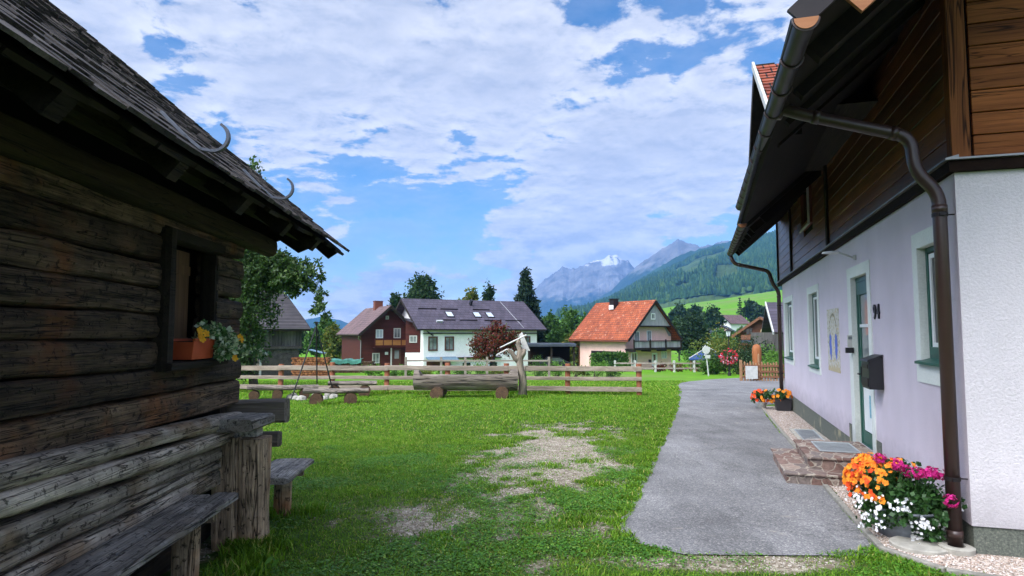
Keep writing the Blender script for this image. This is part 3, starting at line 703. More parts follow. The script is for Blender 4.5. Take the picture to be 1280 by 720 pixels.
# pebbles
def pebbles(xy, size, lift=.0):
    n = len(xy); x, y = xy[:, 0], xy[:, 1]
    z = ground_z(x, y)+lift
    base = np.array([[1, 0, 0], [0, 1, 0], [-1, 0, 0], [0, -1, 0], [0, 0, .75], [0, 0, -.6]])
    tri = np.array([[0, 1, 4], [1, 2, 4], [2, 3, 4], [3, 0, 4], [1, 0, 5], [2, 1, 5], [3, 2, 5], [0, 3, 5]])
    a = RNG.uniform(0, 6.28, n); c, s = np.cos(a), np.sin(a); sz = size*RNG.uniform(.35, 1.25, n)
    q = base[None]*RNG.uniform(.6, 1.2, (n, 6, 1)); px_ = (q[..., 0]*c[:, None]-q[..., 1]*s[:, None]*.7); py_ = (q[..., 0]*s[:, None]+q[..., 1]*c[:, None]*.7)
    v = np.stack([x[:, None]+px_*sz[:, None], y[:, None]+py_*sz[:, None], z[:, None]+q[..., 2]*sz[:, None]*.7], -1).reshape(-1, 3)
    return v, [(tri[None]+np.arange(n)[:, None, None]*6).reshape(-1, 3)]
def rnd_box(n, x0, x1, y0, y1): return np.stack([RNG.uniform(x0, x1, n), RNG.uniform(y0, y1, n)], 1)
q = rnd_box(46000, 1.3, 4.6, 4.6, 8.3); q = q[in_bed(q[:, 0], q[:, 1], .03)]; s_, L_ = SL(q[:, 0], q[:, 1]); q = q[((L_ < 1.98) | (s_ < 5.95)) & ~((L_ > .86) & (s_ > 8.3))]
single('gravel_stones', pebbles(q, .012, .016), MT['pebble_pink'], 'pink and white gravel lying round the flower tub', 'gravel', kind='stuff')
q = rnd_box(9000, 4, 8, 9.5, 18); s_, L_ = SL(q[:, 0], q[:, 1]); q = q[(L_ > 1.34) & (L_ < 1.96) & (s_ > 10.05) & (s_ < 18.3)]
single('gravel_stones', pebbles(q, .012, .016), MT['pebble_pink'], 'beige gravel in the strip beyond the stone steps', 'gravel', kind='stuff')
q = rnd_box(90000, -3, 4.2, 4.2, 15); p_ = bare_f(q[:, 0], q[:, 1]); q = q[(RNG.random(len(q)) < sstep(.25, .75, p_)*.75) & ~on_path(q[:, 0], q[:, 1], .0) & ~in_bed(q[:, 0], q[:, 1])]
single('gravel_stones', pebbles(q, .011, .003), MT['pebble_grey'], 'grey gravel showing through the worn lawn', 'gravel', kind='stuff')

# grass blades
def hut_zone(x, y):
    c, s = math.cos(HUT_YAW), math.sin(HUT_YAW); L = x*c+y*s; ss = -x*s+y*c
    return (L < -2.0) & (ss < 5.95)
def blades(n, x0, x1, y0, y1, h, w, gmin=0.):
    q = rnd_box(n, x0, x1, y0, y1); x, y = q[:, 0], q[:, 1]
    d = bare_f(x, y); cl = fbm(x*5, y*5, 3); keep = (RNG.random(n) > .95*sstep(.0, .95, d+(.45-cl)*1.0)) & ~on_path(x, y, .05) & ~in_bed(x, y, -.0) & ~hut_zone(x, y)
    keep &= (np.abs(x) < y*.92+.5)
    x, y, d, cl = x[keep], y[keep], d[keep], cl[keep]; n = len(x)
    tall = h*RNG.uniform(.5, 1.25, n)*(.55+1.0*fbm(x*1.7+9, y*1.7, 3))*np.clip(1.15-d*.8, .35, 1)
    a = RNG.uniform(0, 6.283, n); ln = RNG.uniform(.4, 1.7, n)*tall
    z = ground_z(x, y)-.004; dx, dy = np.cos(a), np.sin(a); wx, wy = -dy*w/2, dx*w/2
    wv = RNG.uniform(.6, 1.4, n); wx = wx*wv; wy = wy*wv
    v = np.stack([np.stack([x-wx, y-wy, z], 1), np.stack([x+wx, y+wy, z], 1),
                  np.stack([x+wx*.8+dx*ln*.35, y+wy*.8+dy*ln*.35, z+tall*.6], 1), np.stack([x-wx*.8+dx*ln*.35, y-wy*.8+dy*ln*.35, z+tall*.6], 1),
                  np.stack([x+dx*ln, y+dy*ln, z+tall*.92], 1)], 1).reshape(-1, 3)
    b = np.arange(n)*5
    return v, [np.stack([b, b+1, b+2, b+3], 1), np.stack([b+3, b+2, b+4], 1)]
Q = 1.15
gb = merge([blades(int(185000*Q), -3.5, 3.6, 2.2, 7.0, .030, .0060), blades(int(200000*Q), -5.5, 3.6, 7, 12, .036, .0085), blades(int(190000*Q), -13, 6, 12, 24, .045, .015), blades(int(60000*Q), -16, 9, 24, 34, .07, .03)])
def tufts(pts, n, h, rad):
    c = np.array(pts)[RNG.integers(0, len(pts), n)]+RNG.normal(size=(n, 2))*rad; x, y = c[:, 0], c[:, 1]; w = .007
    k = ~on_path(x, y, .06) & ~hut_zone(x, y) & ~in_bed(x, y, .05); x, y = x[k], y[k]; n = len(x)
    a = RNG.uniform(0, 6.28, n); tall = h*RNG.uniform(.4, 1.3, n); ln = tall*RNG.uniform(.2, .9, n); z = ground_z(x, y)-.005; dx, dy = np.cos(a), np.sin(a); wx, wy = -dy*w/2*(1+y/9), dx*w/2*(1+y/9)
    v = np.stack([np.stack([x-wx, y-wy, z], 1), np.stack([x+wx, y+wy, z], 1), np.stack([x+wx*.8+dx*ln*.35, y+wy*.8+dy*ln*.35, z+tall*.6], 1), np.stack([x-wx*.8+dx*ln*.35, y-wy*.8+dy*ln*.35, z+tall*.6], 1), np.stack([x+dx*ln, y+dy*ln, z+tall*.9], 1)], 1).reshape(-1, 3)
    b = np.arange(n)*5; return v, [np.stack([b, b+1, b+2, b+3], 1), np.stack([b+3, b+2, b+4], 1)]
tp_ = [(-2.2+.02*i, 5.35-.02*i) for i in range(6)]+[(-1.95, y) for y in np.arange(3.2, 5.4, .3)]+[(-2.0, 6.4), (-2.3, 6.3)]
kb = [(XY(1.45, 5.56)[0], XY(1.45, 5.56)[1]-.04), (2.95, 4.98), (3.3, 4.68), (3.7, 4.55), (2.75, 5.02)]
pe_ = [(float(np.interp(y, LXy, LXx))-.04, y) for y in np.arange(5.6, 20, .45)]
fe_ = [(x, 21.35) for x in np.arange(-8, 4, .35)]+[(-2.3, 19.7), (-.3, 19.7), (.3, 19.8), (-5, 17.5)]
rt_ = [(float(a), float(b)) for a, b in zip(RNG.uniform(-1.6, 1.6, 26), RNG.uniform(5, 12.5, 26))]
gb = merge([gb, tufts(tp_, 5200, .11, .10), tufts(kb, 1300, .05, .12), tufts(pe_, 6000, .06, .07), tufts(fe_, 9000, .13, .12), tufts(rt_, 5200, .05, .09)])
g = single('grass', gb, MT['grass_blade'], 'short green lawn grass between the cabin and the path', 'grass', kind='stuff')

# clover and low weeds in the near lawn
def clover(n):
    q = rnd_box(n, -3, 3.4, 3.5, 10.5); x, y = q[:, 0], q[:, 1]; m_ = fbm(x*1.3+50, y*1.3, 4, .6)
    k = (m_ > RNG.uniform(.42, .62, n)) & (RNG.random(n) > bare_f(x, y)*.85) & ~on_path(x, y, .03) & ~in_bed(x, y, -.02) & ~hut_zone(x, y); x, y = x[k], y[k]; n = len(x)
    c = np.stack([x, y, ground_z(x, y)+RNG.uniform(.006, .035, n)], 1); a = RNG.uniform(0, 6.28, n); s_ = RNG.uniform(.006, .013, n)[:, None]
    d = np.stack([np.cos(a), np.sin(a), RNG.normal(0, .25, n)], 1); e = np.stack([-np.sin(a), np.cos(a), RNG.normal(0, .25, n)], 1)
    v = np.stack([c-d*s_, c+e*s_, c+d*s_, c-e*s_], 1).reshape(-1, 3); return v, [np.arange(n*4).reshape(n, 4)]
single('clover', clover(230000), MT['clover_leaf'], 'low clover and small weeds mixed into the near lawn', 'clover', kind='stuff')

# ================================================================== LOG CABIN (left)
hut = thing('log_cabin', 'old dark log cabin with shingle roof and a small flowered window', 'cabin', (-2.1, 5.9, -.1), HUT_YAW)
S0 = -2.2                                  # the near end of the cabin, behind the camera
seams = [1.03, 1.25, 1.43, 1.615, 1.78, 1.955, 2.13, 2.31, 2.48, 2.62]
wl = MB(); winS = (4.40, 5.30)
for i in range(len(seams)-1):
    z0, z1 = seams[i], seams[i+1]; h = z1-z0-.006; zc = (z0+z1)/2
    runs = [(S0, 5.90+random.uniform(-.03, .03))] if (z1 <= 1.44 or z0 >= 2.30) else [(S0, winS[0]), (winS[1], 5.88+random.uniform(-.04, .05))]
    for a, b in runs:
        n = max(8, int((b-a)*11)); dp = random.uniform(-.012, .012)
        wl.beam((-2.18+dp, a, zc), (-2.18+dp, b, zc), .17, h*1.0, seg=n, am=.016, sq=5., k=20)
part('wall', wl, MT['old_wood'], hut, smooth=False)
# grey round logs at sitting height, then the boards behind the bench
lw = MB()
for (z0, z1, zz0, zz1, sq, w, dl) in [(.97, 1.10, .865, .99, 2.3, .19, .03), (.835, .97, .74, .865, 2.3, .19, .035), (.70, .83, .64, .735, 4.5, .15, -.005), (.60, .695, .55, .635, 6, .15, -.012), (.44, .595, .42, .545, 6, .15, -.015)]:
    a = (-2.115+dl, 2.9-5.1, (z0+z1)/2+(z0-zz0)*1.9); b = (-2.115+dl, 5.72, (zz0+zz1)/2)
    lw.beam(a, b, w, (z1-z0+zz1-zz0)/2-.004, seg=90, am=.014, sq=sq, k=16, twist=2.5)
part('lower_log', lw, MT['grey_log'], hut, 'grey weathered lower logs of the cabin wall', smooth=True)
fd = MB()
for z in (-.05, .12, .29): fd.beam((-2.26, S0, z+.08), (-2.26, 5.8, z+.08), .16, .165, seg=40, am=.02, sq=4)
part('foundation_beam', fd, MT['dark_timber'], hut)
# gable walls, back wall
gw = MB()
for s_ in (S0+.08, 5.78):
    z = .0
    while z < 4.6:
        hw = 3.55 if z < 2.5 else max(.2, 3.55-(z-2.5)/.83-.25)
        gw.beam((-5.65-hw+.02, s_, z+.09), (-5.65+hw-.10, s_, z+.09), .15, .175, seg=8, am=.015, sq=4); z += .18
for i in range(15): gw.beam((-9.1, S0, .1+i*.18), (-9.1, 5.8, .1+i*.18), .15, .175, seg=8, am=.01, sq=4)
part('gable_wall', gw, MT['old_wood_x'], hut)
ln = MB(); ln.prism([(-2.30, S0+.17, -.1), (-2.30, S0+.17, 1.40), (-2.44, S0+.17, 1.40), (-2.44, S0+.17, 2.36), (-2.20, S0+.17, 2.36), (-2.20, S0+.17, 3.05), (-5.65, S0+.17, 5.9), (-9.0, S0+.17, 3.1), (-9.0, S0+.17, -.1)], (0, 7.85, 0))
part('dark_filler', ln, MT['interior'], hut)  # solid black filler added inside the cabin to stop light leaking through
# log ends sticking out past the corner
le = MB(); le.beam((-2.6, 5.98, .935), (-1.71, 5.98, .95), .17, .21, seg=10, am=.008, sq=8); le.beam((-2.6, 5.98, .70), (-1.77, 5.98, .70), .14, .13, seg=10, am=.008, sq=8)
part('log_end', le, MT['grey_beam_x'], hut)
# plates under the eaves
be = MB(); be.beam((-2.06, S0, 2.53), (-2.06, 6.45, 2.50), .16, .17, seg=60, am=.015, sq=5); be.beam((-1.74, S0, 2.64), (-1.74, 6.7, 2.62), .12, .12, seg=60, am=.014, sq=5)
part('eave_beam', be, MT['moss_beam'], hut)
# roof
PZ, PL, RS = 2.553, -1.40, .83
def rz(L): return PZ+(PL-L)*RS
nrm = Vector((RS, 0, 1)).normalized(); dn = Vector((-1, 0, RS)).normalized()
bd = MB()
for s_ in np.arange(S0-.9, 6.82, .22):
    j = random.uniform(-.03, .03); e = min(float(s_)+.212, 6.8)
    p0 = Vector((PL-.02+j, 0, rz(PL-.02+j)-.075)); p1 = Vector((-5.65, 0, rz(-5.65)-.075))
    c = (p0+p1)/2; bd.obox((c.x, (s_+e)/2, c.z), (p1-p0)/2, (0, (e-s_)/2, 0), nrm*.013)
    p0 = Vector((-9.9, 0, rz(-1.4)-.075)); bd.obox(((p0.x+p1.x)/2, (s_+e)/2, (p0.z+p1.z)/2), (p1-p0)/2, (0, (e-s_)/2, 0), Vector((-RS, 0, 1)).normalized()*.013)
roof = part('roof', bd, MT['dark_timber'], hut)
sh = MB(); exp_ = .175; L_slope = (5.65-1.40)*math.hypot(1, RS); nrow = int(L_slope/exp_)+1
for r_ in range(nrow):
    s_ = S0-.95
    lift = random.uniform(0, .008)
    while s_ < 6.84:
        wdt = random.uniform(.09, .22); e = min(s_+wdt, 6.86+random.uniform(-.03, .02)); j = random.uniform(-.022, .022); th_ = random.uniform(.006, .014)
        base = Vector((PL+.02, 0, rz(PL+.02)-.055))+dn*(r_*exp_+j)
        ln = .46; tilt = dn*math.cos(.052)+nrm*math.sin(-.052)
        c = base+tilt*ln/2+nrm*(.045+lift+random.uniform(0, .008))
        sh.obox((c.x, (s_+e)/2, c.z), tilt*ln/2, (0, (e-s_)/2-.003, 0), nrm*th_)
        s_ = e+.002 if e > s_ else 99
    base = None
for r_ in range(0, nrow, 1):       # the far slope, in whole courses
    base = Vector((-9.9, 0, rz(PL)-.03))+Vector((1, 0, RS)).normalized()*(r_*exp_)
    t_ = Vector((1, 0, RS)).normalized(); c = base+t_*.2; n2_ = Vector((-RS, 0, 1)).normalized()
    sh.obox((c.x, (S0-.9+6.82)/2, c.z), t_*.2, (0, (6.82-S0+.9)/2, 0), n2_*.012)
part('shingles', sh, MT['shingle'], roof)
# verge boards with their ragged lower edge
vb = MB()
vb.prism([(-1.42, 6.74, 2.52), (-1.55, 6.74, 2.43), (-1.70, 6.74, 2.56), (-1.86, 6.74, 2.49), (-2.05, 6.74, 2.62), (-2.17, 6.74, 2.58), (-2.32, 6.74, 2.71), (-2.45, 6.74, 2.69), (-2.6, 6.74, 2.85), (-3.6, 6.74, 3.62), (-5.6, 6.74, 5.3), (-5.6, 6.74, 5.95)], (0, .035, 0))
for s_ in (5.9, 5.0, 4.1, 3.2, 2.3, 1.4, .5, -.4, -1.3, -2.2):
    a = Vector((-1.47, s_, rz(-1.47)-.16)); b = Vector((-5.6, s_, rz(-5.6)-.17)); vb.bar(a, b, .10, .12)
part('rafter', vb, MT['dark_timber'], hut)
def hook(s_):
    mb = MB(); pts = [(-1.62, rz(-1.62)+.05), (-1.50, rz(-1.5)+.03), (-1.42, 2.60)]
    for a in np.linspace(-95, 60, 11): pts.append((-1.36+.075*math.cos(R(a)), 2.665+.075*math.sin(R(a))))
    for (a, b) in zip(pts[:-1], pts[1:]):
        mb.bar((a[0], s_, a[1]), (b[0]+(b[0]-a[0])*.08, s_, b[1]+(b[1]-a[1])*.08), .026, .012, up=(0, 1, 0)) if False else mb.obox(((a[0]+b[0])/2, s_, (a[1]+b[1])/2), ((b[0]-a[0])*.56, 0, (b[1]-a[1])*.56), (0, .014, 0), Vector((-(b[1]-a[1]), 0, b[0]-a[0])).normalized()*.007)
    part('gutter_hook', mb, MT['hook_metal'], roof)
hook(3.33); hook(4.50)
# window
fr = MB(); fr.beam((-2.10, 4.40, 1.40), (-2.10, 4.40, 2.36), .14, .10, seg=12, am=.008, sq=7, up=(0, 1, 0)); fr.beam((-2.16, 5.30, 1.40), (-2.16, 5.30, 2.36), .12, .07, seg=12, am=.006, sq=7, up=(0, 1, 0))
fr.beam((-2.12, 4.38, 2.33), (-2.12, 5.33, 2.33), .14, .09, seg=12, am=.006, sq=7); fr.beam((-2.10, 4.36, 1.43), (-2.10, 5.33, 1.43), .20, .06, seg=12, am=.006, sq=7)
wf = part('window', fr, MT['dark_timber'], hut)
bk = MB(); bk.box(-2.44, -2.42, 4.36, 5.34, 1.4, 2.36); part('pane', bk, MT['interior'], wf)  # black sheet standing in for the dark of the recess, not glass
st = MB(); st.box(-2.27, -2.25, 4.86, 5.13, 1.47, 2.28); st.box(-2.25, -2.235, 4.87, 5.12, 1.55, 1.62); st.box(-2.25, -2.235, 4.87, 5.12, 2.1, 2.17); part('shutter', st, MT['shutter_wood'], wf)

# flower box on the window sill
c, s_ = math.cos(HUT_YAW), math.sin(HUT_YAW)
fb = thing('window_box', 'orange window box with trailing variegated plants on the cabin sill', 'flower box', (-2.06, 4.9, 1.465), HUT_YAW)
mb = MB(); x0, x1, y0, y1 = -2.16, -1.99, 4.66, 5.02
pr_ = [(x0+.01, 1.465), (x1-.015, 1.465), (x1, 1.60), (x1+.006, 1.60), (x1+.006, 1.615), (x1-.01, 1.615), (x1-.012, 1.59), (x0+.012, 1.59), (x0, 1.615)]
mb.prism([(a, y0, b) for a, b in pr_], (0, y1-y0, 0)); part('box', mb, MT['box_orange'], fb, bevel=.004)
mb = MB(); mb.box(x0+.014, x1-.014, y0+.01, y1-.01, 1.585, 1.595); part('soil', mb, MT['soil'], fb)
lob = [(-2.02, 5.0, 1.66, .10, .16, .07, 2), (-1.97, 5.16, 1.60, .10, .16, .10, 3), (-1.93, 5.05, 1.52, .07, .14, .08, 2), (-2.0, 5.36, 1.58, .06, .10, .05, 1), (-1.93, 5.45, 1.52, .03, .14, .03, .5), (-1.84, 5.52, 1.50, .06, .05, .03, .25), (-1.80, 5.6, 1.48, .05, .04, .02, .15)]
part('foliage', leaf_quads(crown_points(lob, 1500, .35, shell=.1), .042, .85), MT['leaf_varieg'], fb)
def blossom(mb, c, r, nrm_, petals=5, cup=.25):
    n = Vector(nrm_).normalized(); a = n.orthogonal().normalized(); b = n.cross(a); c = Vector(c); ph = random.random()*6
    for k in range(petals):
        t = ph+2*math.pi*k/petals; d = a*math.cos(t)+b*math.sin(t); e = a*math.cos(t+math.pi/2)+b*math.sin(t+math.pi/2); w = math.pi/petals*.95*r
        mb.add([c, c+d*r*.55+e*w*.75+n*r*cup*.3, c+d*r*.95+e*w*.55+n*r*cup, c+d*r*1.03+n*r*cup, c+d*r*.95-e*w*.55+n*r*cup, c+d*r*.55-e*w*.75+n*r*cup*.3], [(0, 1, 2, 3), (0, 3, 4, 5)])
for p in [(-1.98, 4.72, 1.67), (-1.99, 4.76, 1.63), (-1.97, 4.74, 1.61), (-1.97, 4.80, 1.65), (-1.90, 5.28, 1.62), (-1.90, 5.30, 1.60), (-1.87, 5.1, 1.46)]: mb = MB(); blossom(mb, p, .028, (1, -.6, .3)); part('flower', mb, MT['petal_yellow'], fb)

# bench along the wall
def bench(s0, s1, label, L0=-2.07, L1=-1.72, legs=(), z=.47):
    t = thing('wall_bench', label, 'bench', ((L0+L1)/2, s1, -.1), HUT_YAW, group=None)
    mb = MB(); w = (L1-L0)
    mb.beam((L0+w*.24, s0, z), (L0+w*.24, s1-.02, z), w*.47, .05, seg=int((s1-s0)*14)+2, am=.006, sq=9, k=18)
    mb.beam((L0+w*.75, s0, z), (L0+w*.75, s1+.01, z), w*.50, .055, seg=int((s1-s0)*14)+2, am=.007, sq=9, k=18)
    part('seat', mb, MT['grey_plank'], t)
    for s_ in legs:
        mb = MB(); mb.beam((L1-.23, s_, -.12), (L1-.23, s_, z-.03), .16, .09, seg=8, am=.01, sq=6, up=(0, 1, 0)); mb.box(L0+.02, L1-.04, s_-.04, s_+.02, z-.09, z-.03); part('leg', mb, MT['stump_wood'], t)
bench(S0, 4.84, 'long grey plank bench along the cabin wall, nearest the camera', legs=(4.55, 2.4, .2))
bench(5.75, 6.62, 'short grey plank bench beyond the upright post at the cabin corner', L0=-2.40, L1=-1.62, legs=(6.4,), z=.375)
# standing slabs with a shelf board on top
po = thing('corner_post', 'two thick upright wooden slabs standing at the cabin corner', 'post', (-1.95, 5.55, -.1), HUT_YAW)
mb = MB(); mb.beam((-2.03, 5.50, -.16), (-2.03, 5.50, .80), .205, .22, seg=22, am=.014, sq=6, up=(0, 1, 0), k=20); part('slab', mb, MT['stump_wood'], po)
mb = MB(); mb.beam((-1.825, 5.52, -.18), (-1.82, 5.52, .79), .215, .24, seg=22, am=.016, sq=5, up=(0, 1, 0), k=20); part('slab', mb, MT['stump_wood'], po)
sb = MB(); sb.beam((-1.89, 5.17, .93), (-1.89, 5.72, .92), .30, .095, seg=14, am=.006, sq=9, k=18)
sb.box(-1.98, -1.80, 5.45, 5.6, .80, .885)
single('shelf_board', sb, MT['grey_plank'], 'thick grey board lying on top of the upright slabs', 'board', org=(-1.95, 5.5, .80), yaw=HUT_YAW)

# ================================================================== LAVENDER HOUSE (right); local x = L across, y = s along the wall
HY = -TH
house = thing('lavender_house', 'lavender plastered house with dark wooden upper storey and green window frames', 'house', (1.95, 5.95, -.1), HY)
WL, E0, E1 = 1.95, 5.95, 18.5
def wall_grid(mb, x, y0, y1, z0, z1, ops, depth):
    ys_ = sorted({y0, y1, *[o[0] for o in ops], *[o[1] for o in ops]}); zs_ = sorted({z0, z1, *[o[2] for o in ops], *[o[3] for o in ops]})
    for a, b in zip(ys_[:-1], ys_[1:]):
        for c, d in zip(zs_[:-1], zs_[1:]):
            if any(o[0] <= a and b <= o[1] and o[2] <= c and d <= o[3] for o in ops): continue
            mb.add([(x, a, c), (x, b, c), (x, b, d), (x, a, d)], [(0, 3, 2, 1)])
    for (a, b, c, d) in ops:
        X_ = x+depth
        mb.add([(x, a, c), (X_, a, c), (X_, a, d), (x, a, d)], [(0, 1, 2, 3)]); mb.add([(x, b, c), (X_, b, c), (X_, b, d), (x, b, d)], [(0, 3, 2, 1)])
        mb.add([(x, a, c), (X_, a, c), (X_, b, c), (x, b, c)], [(0, 3, 2, 1)]); mb.add([(x, a, d), (X_, a, d), (X_, b, d), (x, b, d)], [(0, 1, 2, 3)])
DOOR = (9.02, 9.98, .10, 2.43); WN = (6.36, 6.98, 1.40, 2.47); WM = (12.86, 13.90, 1.04, 2.43); WF = (16.55, 17.95, 1.06, 2.44)
mb = MB(); wall_grid(mb, WL, E0, E1, .15, 2.96, [(DOOR[0], DOOR[1], .15, DOOR[3]), WN, WM, WF], .20)
mb.add([(WL, E1, .15), (10.5, E1, .15), (10.5, E1, 2.96), (WL, E1, 2.96)], [(0, 3, 2, 1)])
mb.add([(10.5, E0, .15), (10.5, E1, .15), (10.5, E1, 2.96), (10.5, E0, 2.96)], [(0, 1, 2, 3)])
part('wall', mb, MT['lavender'], house)
mb = MB(); mb.add([(WL, E0, .15), (10.5, E0, .15), (10.5, E0, 2.96), (WL, E0, 2.96)], [(0, 1, 2, 3)]); part('wall', mb, MT['lavender_rough'], house, 'pale roughcast end wall of the house')
mb = MB(); mb.box(2.18, 10.3, 6.2, 18.3, -.2, 2.9); part('interior', mb, MT['interior'], house)
mb = MB(); mb.box(WL+.014, 10.45, E0+.014, DOOR[0]-.17, -.45, .158); mb.box(WL+.014, 10.45, DOOR[1]+.21, E1-.014, -.45, .158)
mb.box(WL+.03, 10.4, DOOR[0]-.17, DOOR[1]+.21, -.45, .095)
mb.box(WL-.006, WL+.03, 8.62, DOOR[0]-.165, .10, .36); mb.box(WL-.006, WL+.03, DOOR[1]+.215, 10.42, .10, .36)
part('plinth', mb, MT['plinth'], house)
# white surrounds
def surround(y0, y1, z0, z1, oy0, oy1, oz0, oz1, par, depth=.19):
    mb = MB(); e = .012; X0 = WL-e
    mb.box(X0, WL+.002, y0, y1, oz1, z1)
    if z0 < oz0: mb.box(X0, WL+.002, y0, y1, z0, oz0)
    mb.box(X0, WL+.002, y0, oy0, oz0, oz1); mb.box(X0, WL+.002, oy1, y1, oz0, oz1)
    # painted reveals, a skin inside the opening
    mb.box(X0+.001, WL+depth, oy0-.002, oy0+.008, oz0, oz1); mb.box(X0+.001, WL+depth, oy1-.008, oy1+.002, oz0, oz1); mb.box(X0+.001, WL+depth, oy0+.009, oy1-.009, oz1-.008, oz1+.002)
    return part('surround', mb, MT['surround_white'], par)
def win(o, sur, hinge=True, par=house, sash=2):
    y0, y1, z0, z1 = o
    w = part('window', frame_mb(y0+.008, y1-.008, z0, z1-.008, WL+.06, .05, .045), MT['green_paint'], par, bevel=.004)
    surround(*sur, y0, y1, z0, z1, w)
    n = 1 if (y1-y0) < .8 else 2; a0 = y0+.055; wd = (y1-y0-.11)/n
    for i in range(n):
        a = a0+i*wd; part('sash', frame_mb(a+.004, a+wd-.004, z0+.12, z1-.07, WL+.072, .045, .035, cross=True), MT['white_paint'], w, bevel=.003)
    g = MB(); g.box(WL+.088, WL+.092, y0+.05, y1-.05, z0+.1, z1-.06); part('pane', g, MT['glass_dark'], w)
    cu = MB(); cu.box(WL+.165, WL+.168, y0+.05, y0+.05+(y1-y0)*.3, z0+.1, z1-.06)
    gl = MB(); gl.box(WL+.050, WL+.10, y0+.05, y1-.05, z0+.05, z0+.125); gl.prism([(WL-.055, y0-.05, z0-.012), (WL-.055, y0-.05, z0-.035), (WL+.055, y0-.05, z0-.03), (WL+.055, y0-.05, z0+.018)], (0, y1-y0+.10, 0)); part('sill', gl, MT['green_paint'], w)
def frame_mb(y0, y1, z0, z1, x, fw, fd, cross=False):
    mb = MB(); mb.box(x, x+fd, y0, y0+fw, z0, z1); mb.box(x, x+fd, y1-fw, y1, z0, z1); mb.box(x, x+fd, y0+fw, y1-fw, z1-fw, z1); mb.box(x, x+fd, y0+fw, y1-fw, z0, z0+fw)
    return mb
win(WN, (6.22, 7.12, 1.19, 2.61)); win(WM, (12.70, 14.07, .90, 2.56)); win(WF, (16.36, 18.15, .90, 2.57))
# door
y0, y1, z0, z1 = DOOR
dr = part('door', frame_mb(y0+.01, y1-.01, z0, z1-.01, WL+0.0550, .065, .06), MT['green_paint'], house, 'green framed glazed door with white lower panel', bevel=.004)
surround(8.86, 10.19, .30, 2.57, y0, y1, z0, z1, dr)
mb = MB(); mb.box(WL+0.0500, WL+0.1100, y0+.08, y1-.08, z1-.25, z1-.08); mb.box(WL+0.0650, WL+0.0950, y0+.08, y1-.08, z0+.02, z0+.24)
mb.box(WL+0.0650, WL+0.0950, y0+.08, y0+.13, z0+.24, z1-.25); mb.box(WL+0.0650, WL+0.0950, y1-.17, y1-.08, z0+.24, z1-.25); mb.box(WL+0.0640, WL+0.0960, y0+.13, y1-.17, .98, 1.16)
part('leaf_frame', mb, MT['green_paint'], dr)
mb = MB(); mb.box(WL+0.0710, WL+0.0870, y0+.135, y1-.175, z0+.25, .975); part('panel', mb, MT['white_paint'], dr)
mb = MB(); mb.box(WL+0.0670, WL+0.0705, y0+.25, y0+.46, .55, .84); part('poster', mb, MT['poster'], dr, 'small blue notice on the white door panel')
mb = MB(); mb.box(WL+0.0750, WL+0.0810, y0+.135, y1-.175, 1.165, z1-.255); part('pane', mb, MT['glass_grey'], dr)
mb = MB(); mb.box(WL+0.0530, WL+0.0740, y0+.13, y1-.175, 1.735, 1.775); mb.box(WL+0.0530, WL+0.0740, y0+.13, y0+.165, 1.165, z1-.255); part('glazing_bar', mb, MT['white_paint'], dr)
mb = MB(); mb.tube([(WL+0.0600, y1-.14, 1.10), (WL+0.0150, y1-.14, 1.10), (WL+0.0150, y1-.26, 1.10)], .010, 8); mb.box(WL+0.0530, WL+0.0630, y1-.16, y1-.12, .98, 1.2); part('handle', mb, MT['black_iron'], dr)
# intercom on the far reveal
ic = part('intercom', MB().box(WL-.07, WL-.0, y1+.0, y1+.03, 1.46, 1.63), MT['dirty_white'], house, bevel=.004)
part('display', MB().box(WL-.06, WL-.01, y1-.005, y1-.0005, 1.57, 1.61), MT['glass_grey'], ic); part('keypad', MB().box(WL-.10, WL-.0, y1-.03, y1+.03, 1.38, 1.455), MT['black_plastic'], ic)
# mailbox
mbx = thing('mailbox', 'black wall mailbox beside the green door', 'mailbox', (WL, 8.6, 1.0), HY)
mb = MB(); X0 = WL-.155; mb.prism([(X0, 8.40, 1.0), (X0, 8.40, 1.33), (X0+.02, 8.40, 1.355), (WL-.004, 8.40, 1.385), (WL-.004, 8.40, 1.0)], (0, .36, 0)); part('body', mb, MT['black_plastic'], mbx, bevel=.008)
mb = MB(); mb.prism([(X0-.018, 8.385, 1.315), (X0-.012, 8.385, 1.345), (WL-.003, 8.385, 1.405), (WL-.003, 8.385, 1.392)], (0, .39, 0)); part('lid', mb, MT['black_plastic'], mbx, bevel=.004)
mb = MB(); mb.box(X0-.012, X0-.001, 8.42, 8.74, 1.03, 1.13); mb.box(X0-.008, X0-.001, 8.43, 8.73, 1.24, 1.29); part('flap', mb, MT['dark_metal'], mbx, bevel=.003)
# number
def text_obj(s, name, loc, rot, size, mat, ext=.004):
    cu = bpy.data.curves.new(name, 'FONT'); cu.body = s; cu.size = size; cu.extrude = ext; cu.align_x = 'CENTER'; cu.offset = size*.018
    o = bpy.data.objects.new(name, cu); COL.objects.link(o); dg = bpy.context.evaluated_depsgraph_get(); me = bpy.data.meshes.new_from_object(o.evaluated_get(dg)); bpy.data.objects.remove(o)
    me.materials.clear(); me.materials.append(mat); me.transform(Matrix.Translation(loc) @ rot.to_4x4()); return me
rot = Matrix(((0, 0, -1), (-1, 0, 0), (0, 1, 0)))       # text x -> -y (reads from the path), text y -> z, facing -x
for ch, yy, mirror in (('9', 8.66, 0), ('4', 8.50, 0)):
    me = text_obj(ch, 'house_number', Vector((WL-.012, yy, 1.83)), rot, .24, MT['number_black'], .008)
    me.transform(Matrix.Translation(-OFF[house])); o = bpy.data.objects.new('digit', me); COL.objects.link(o); o.parent = house
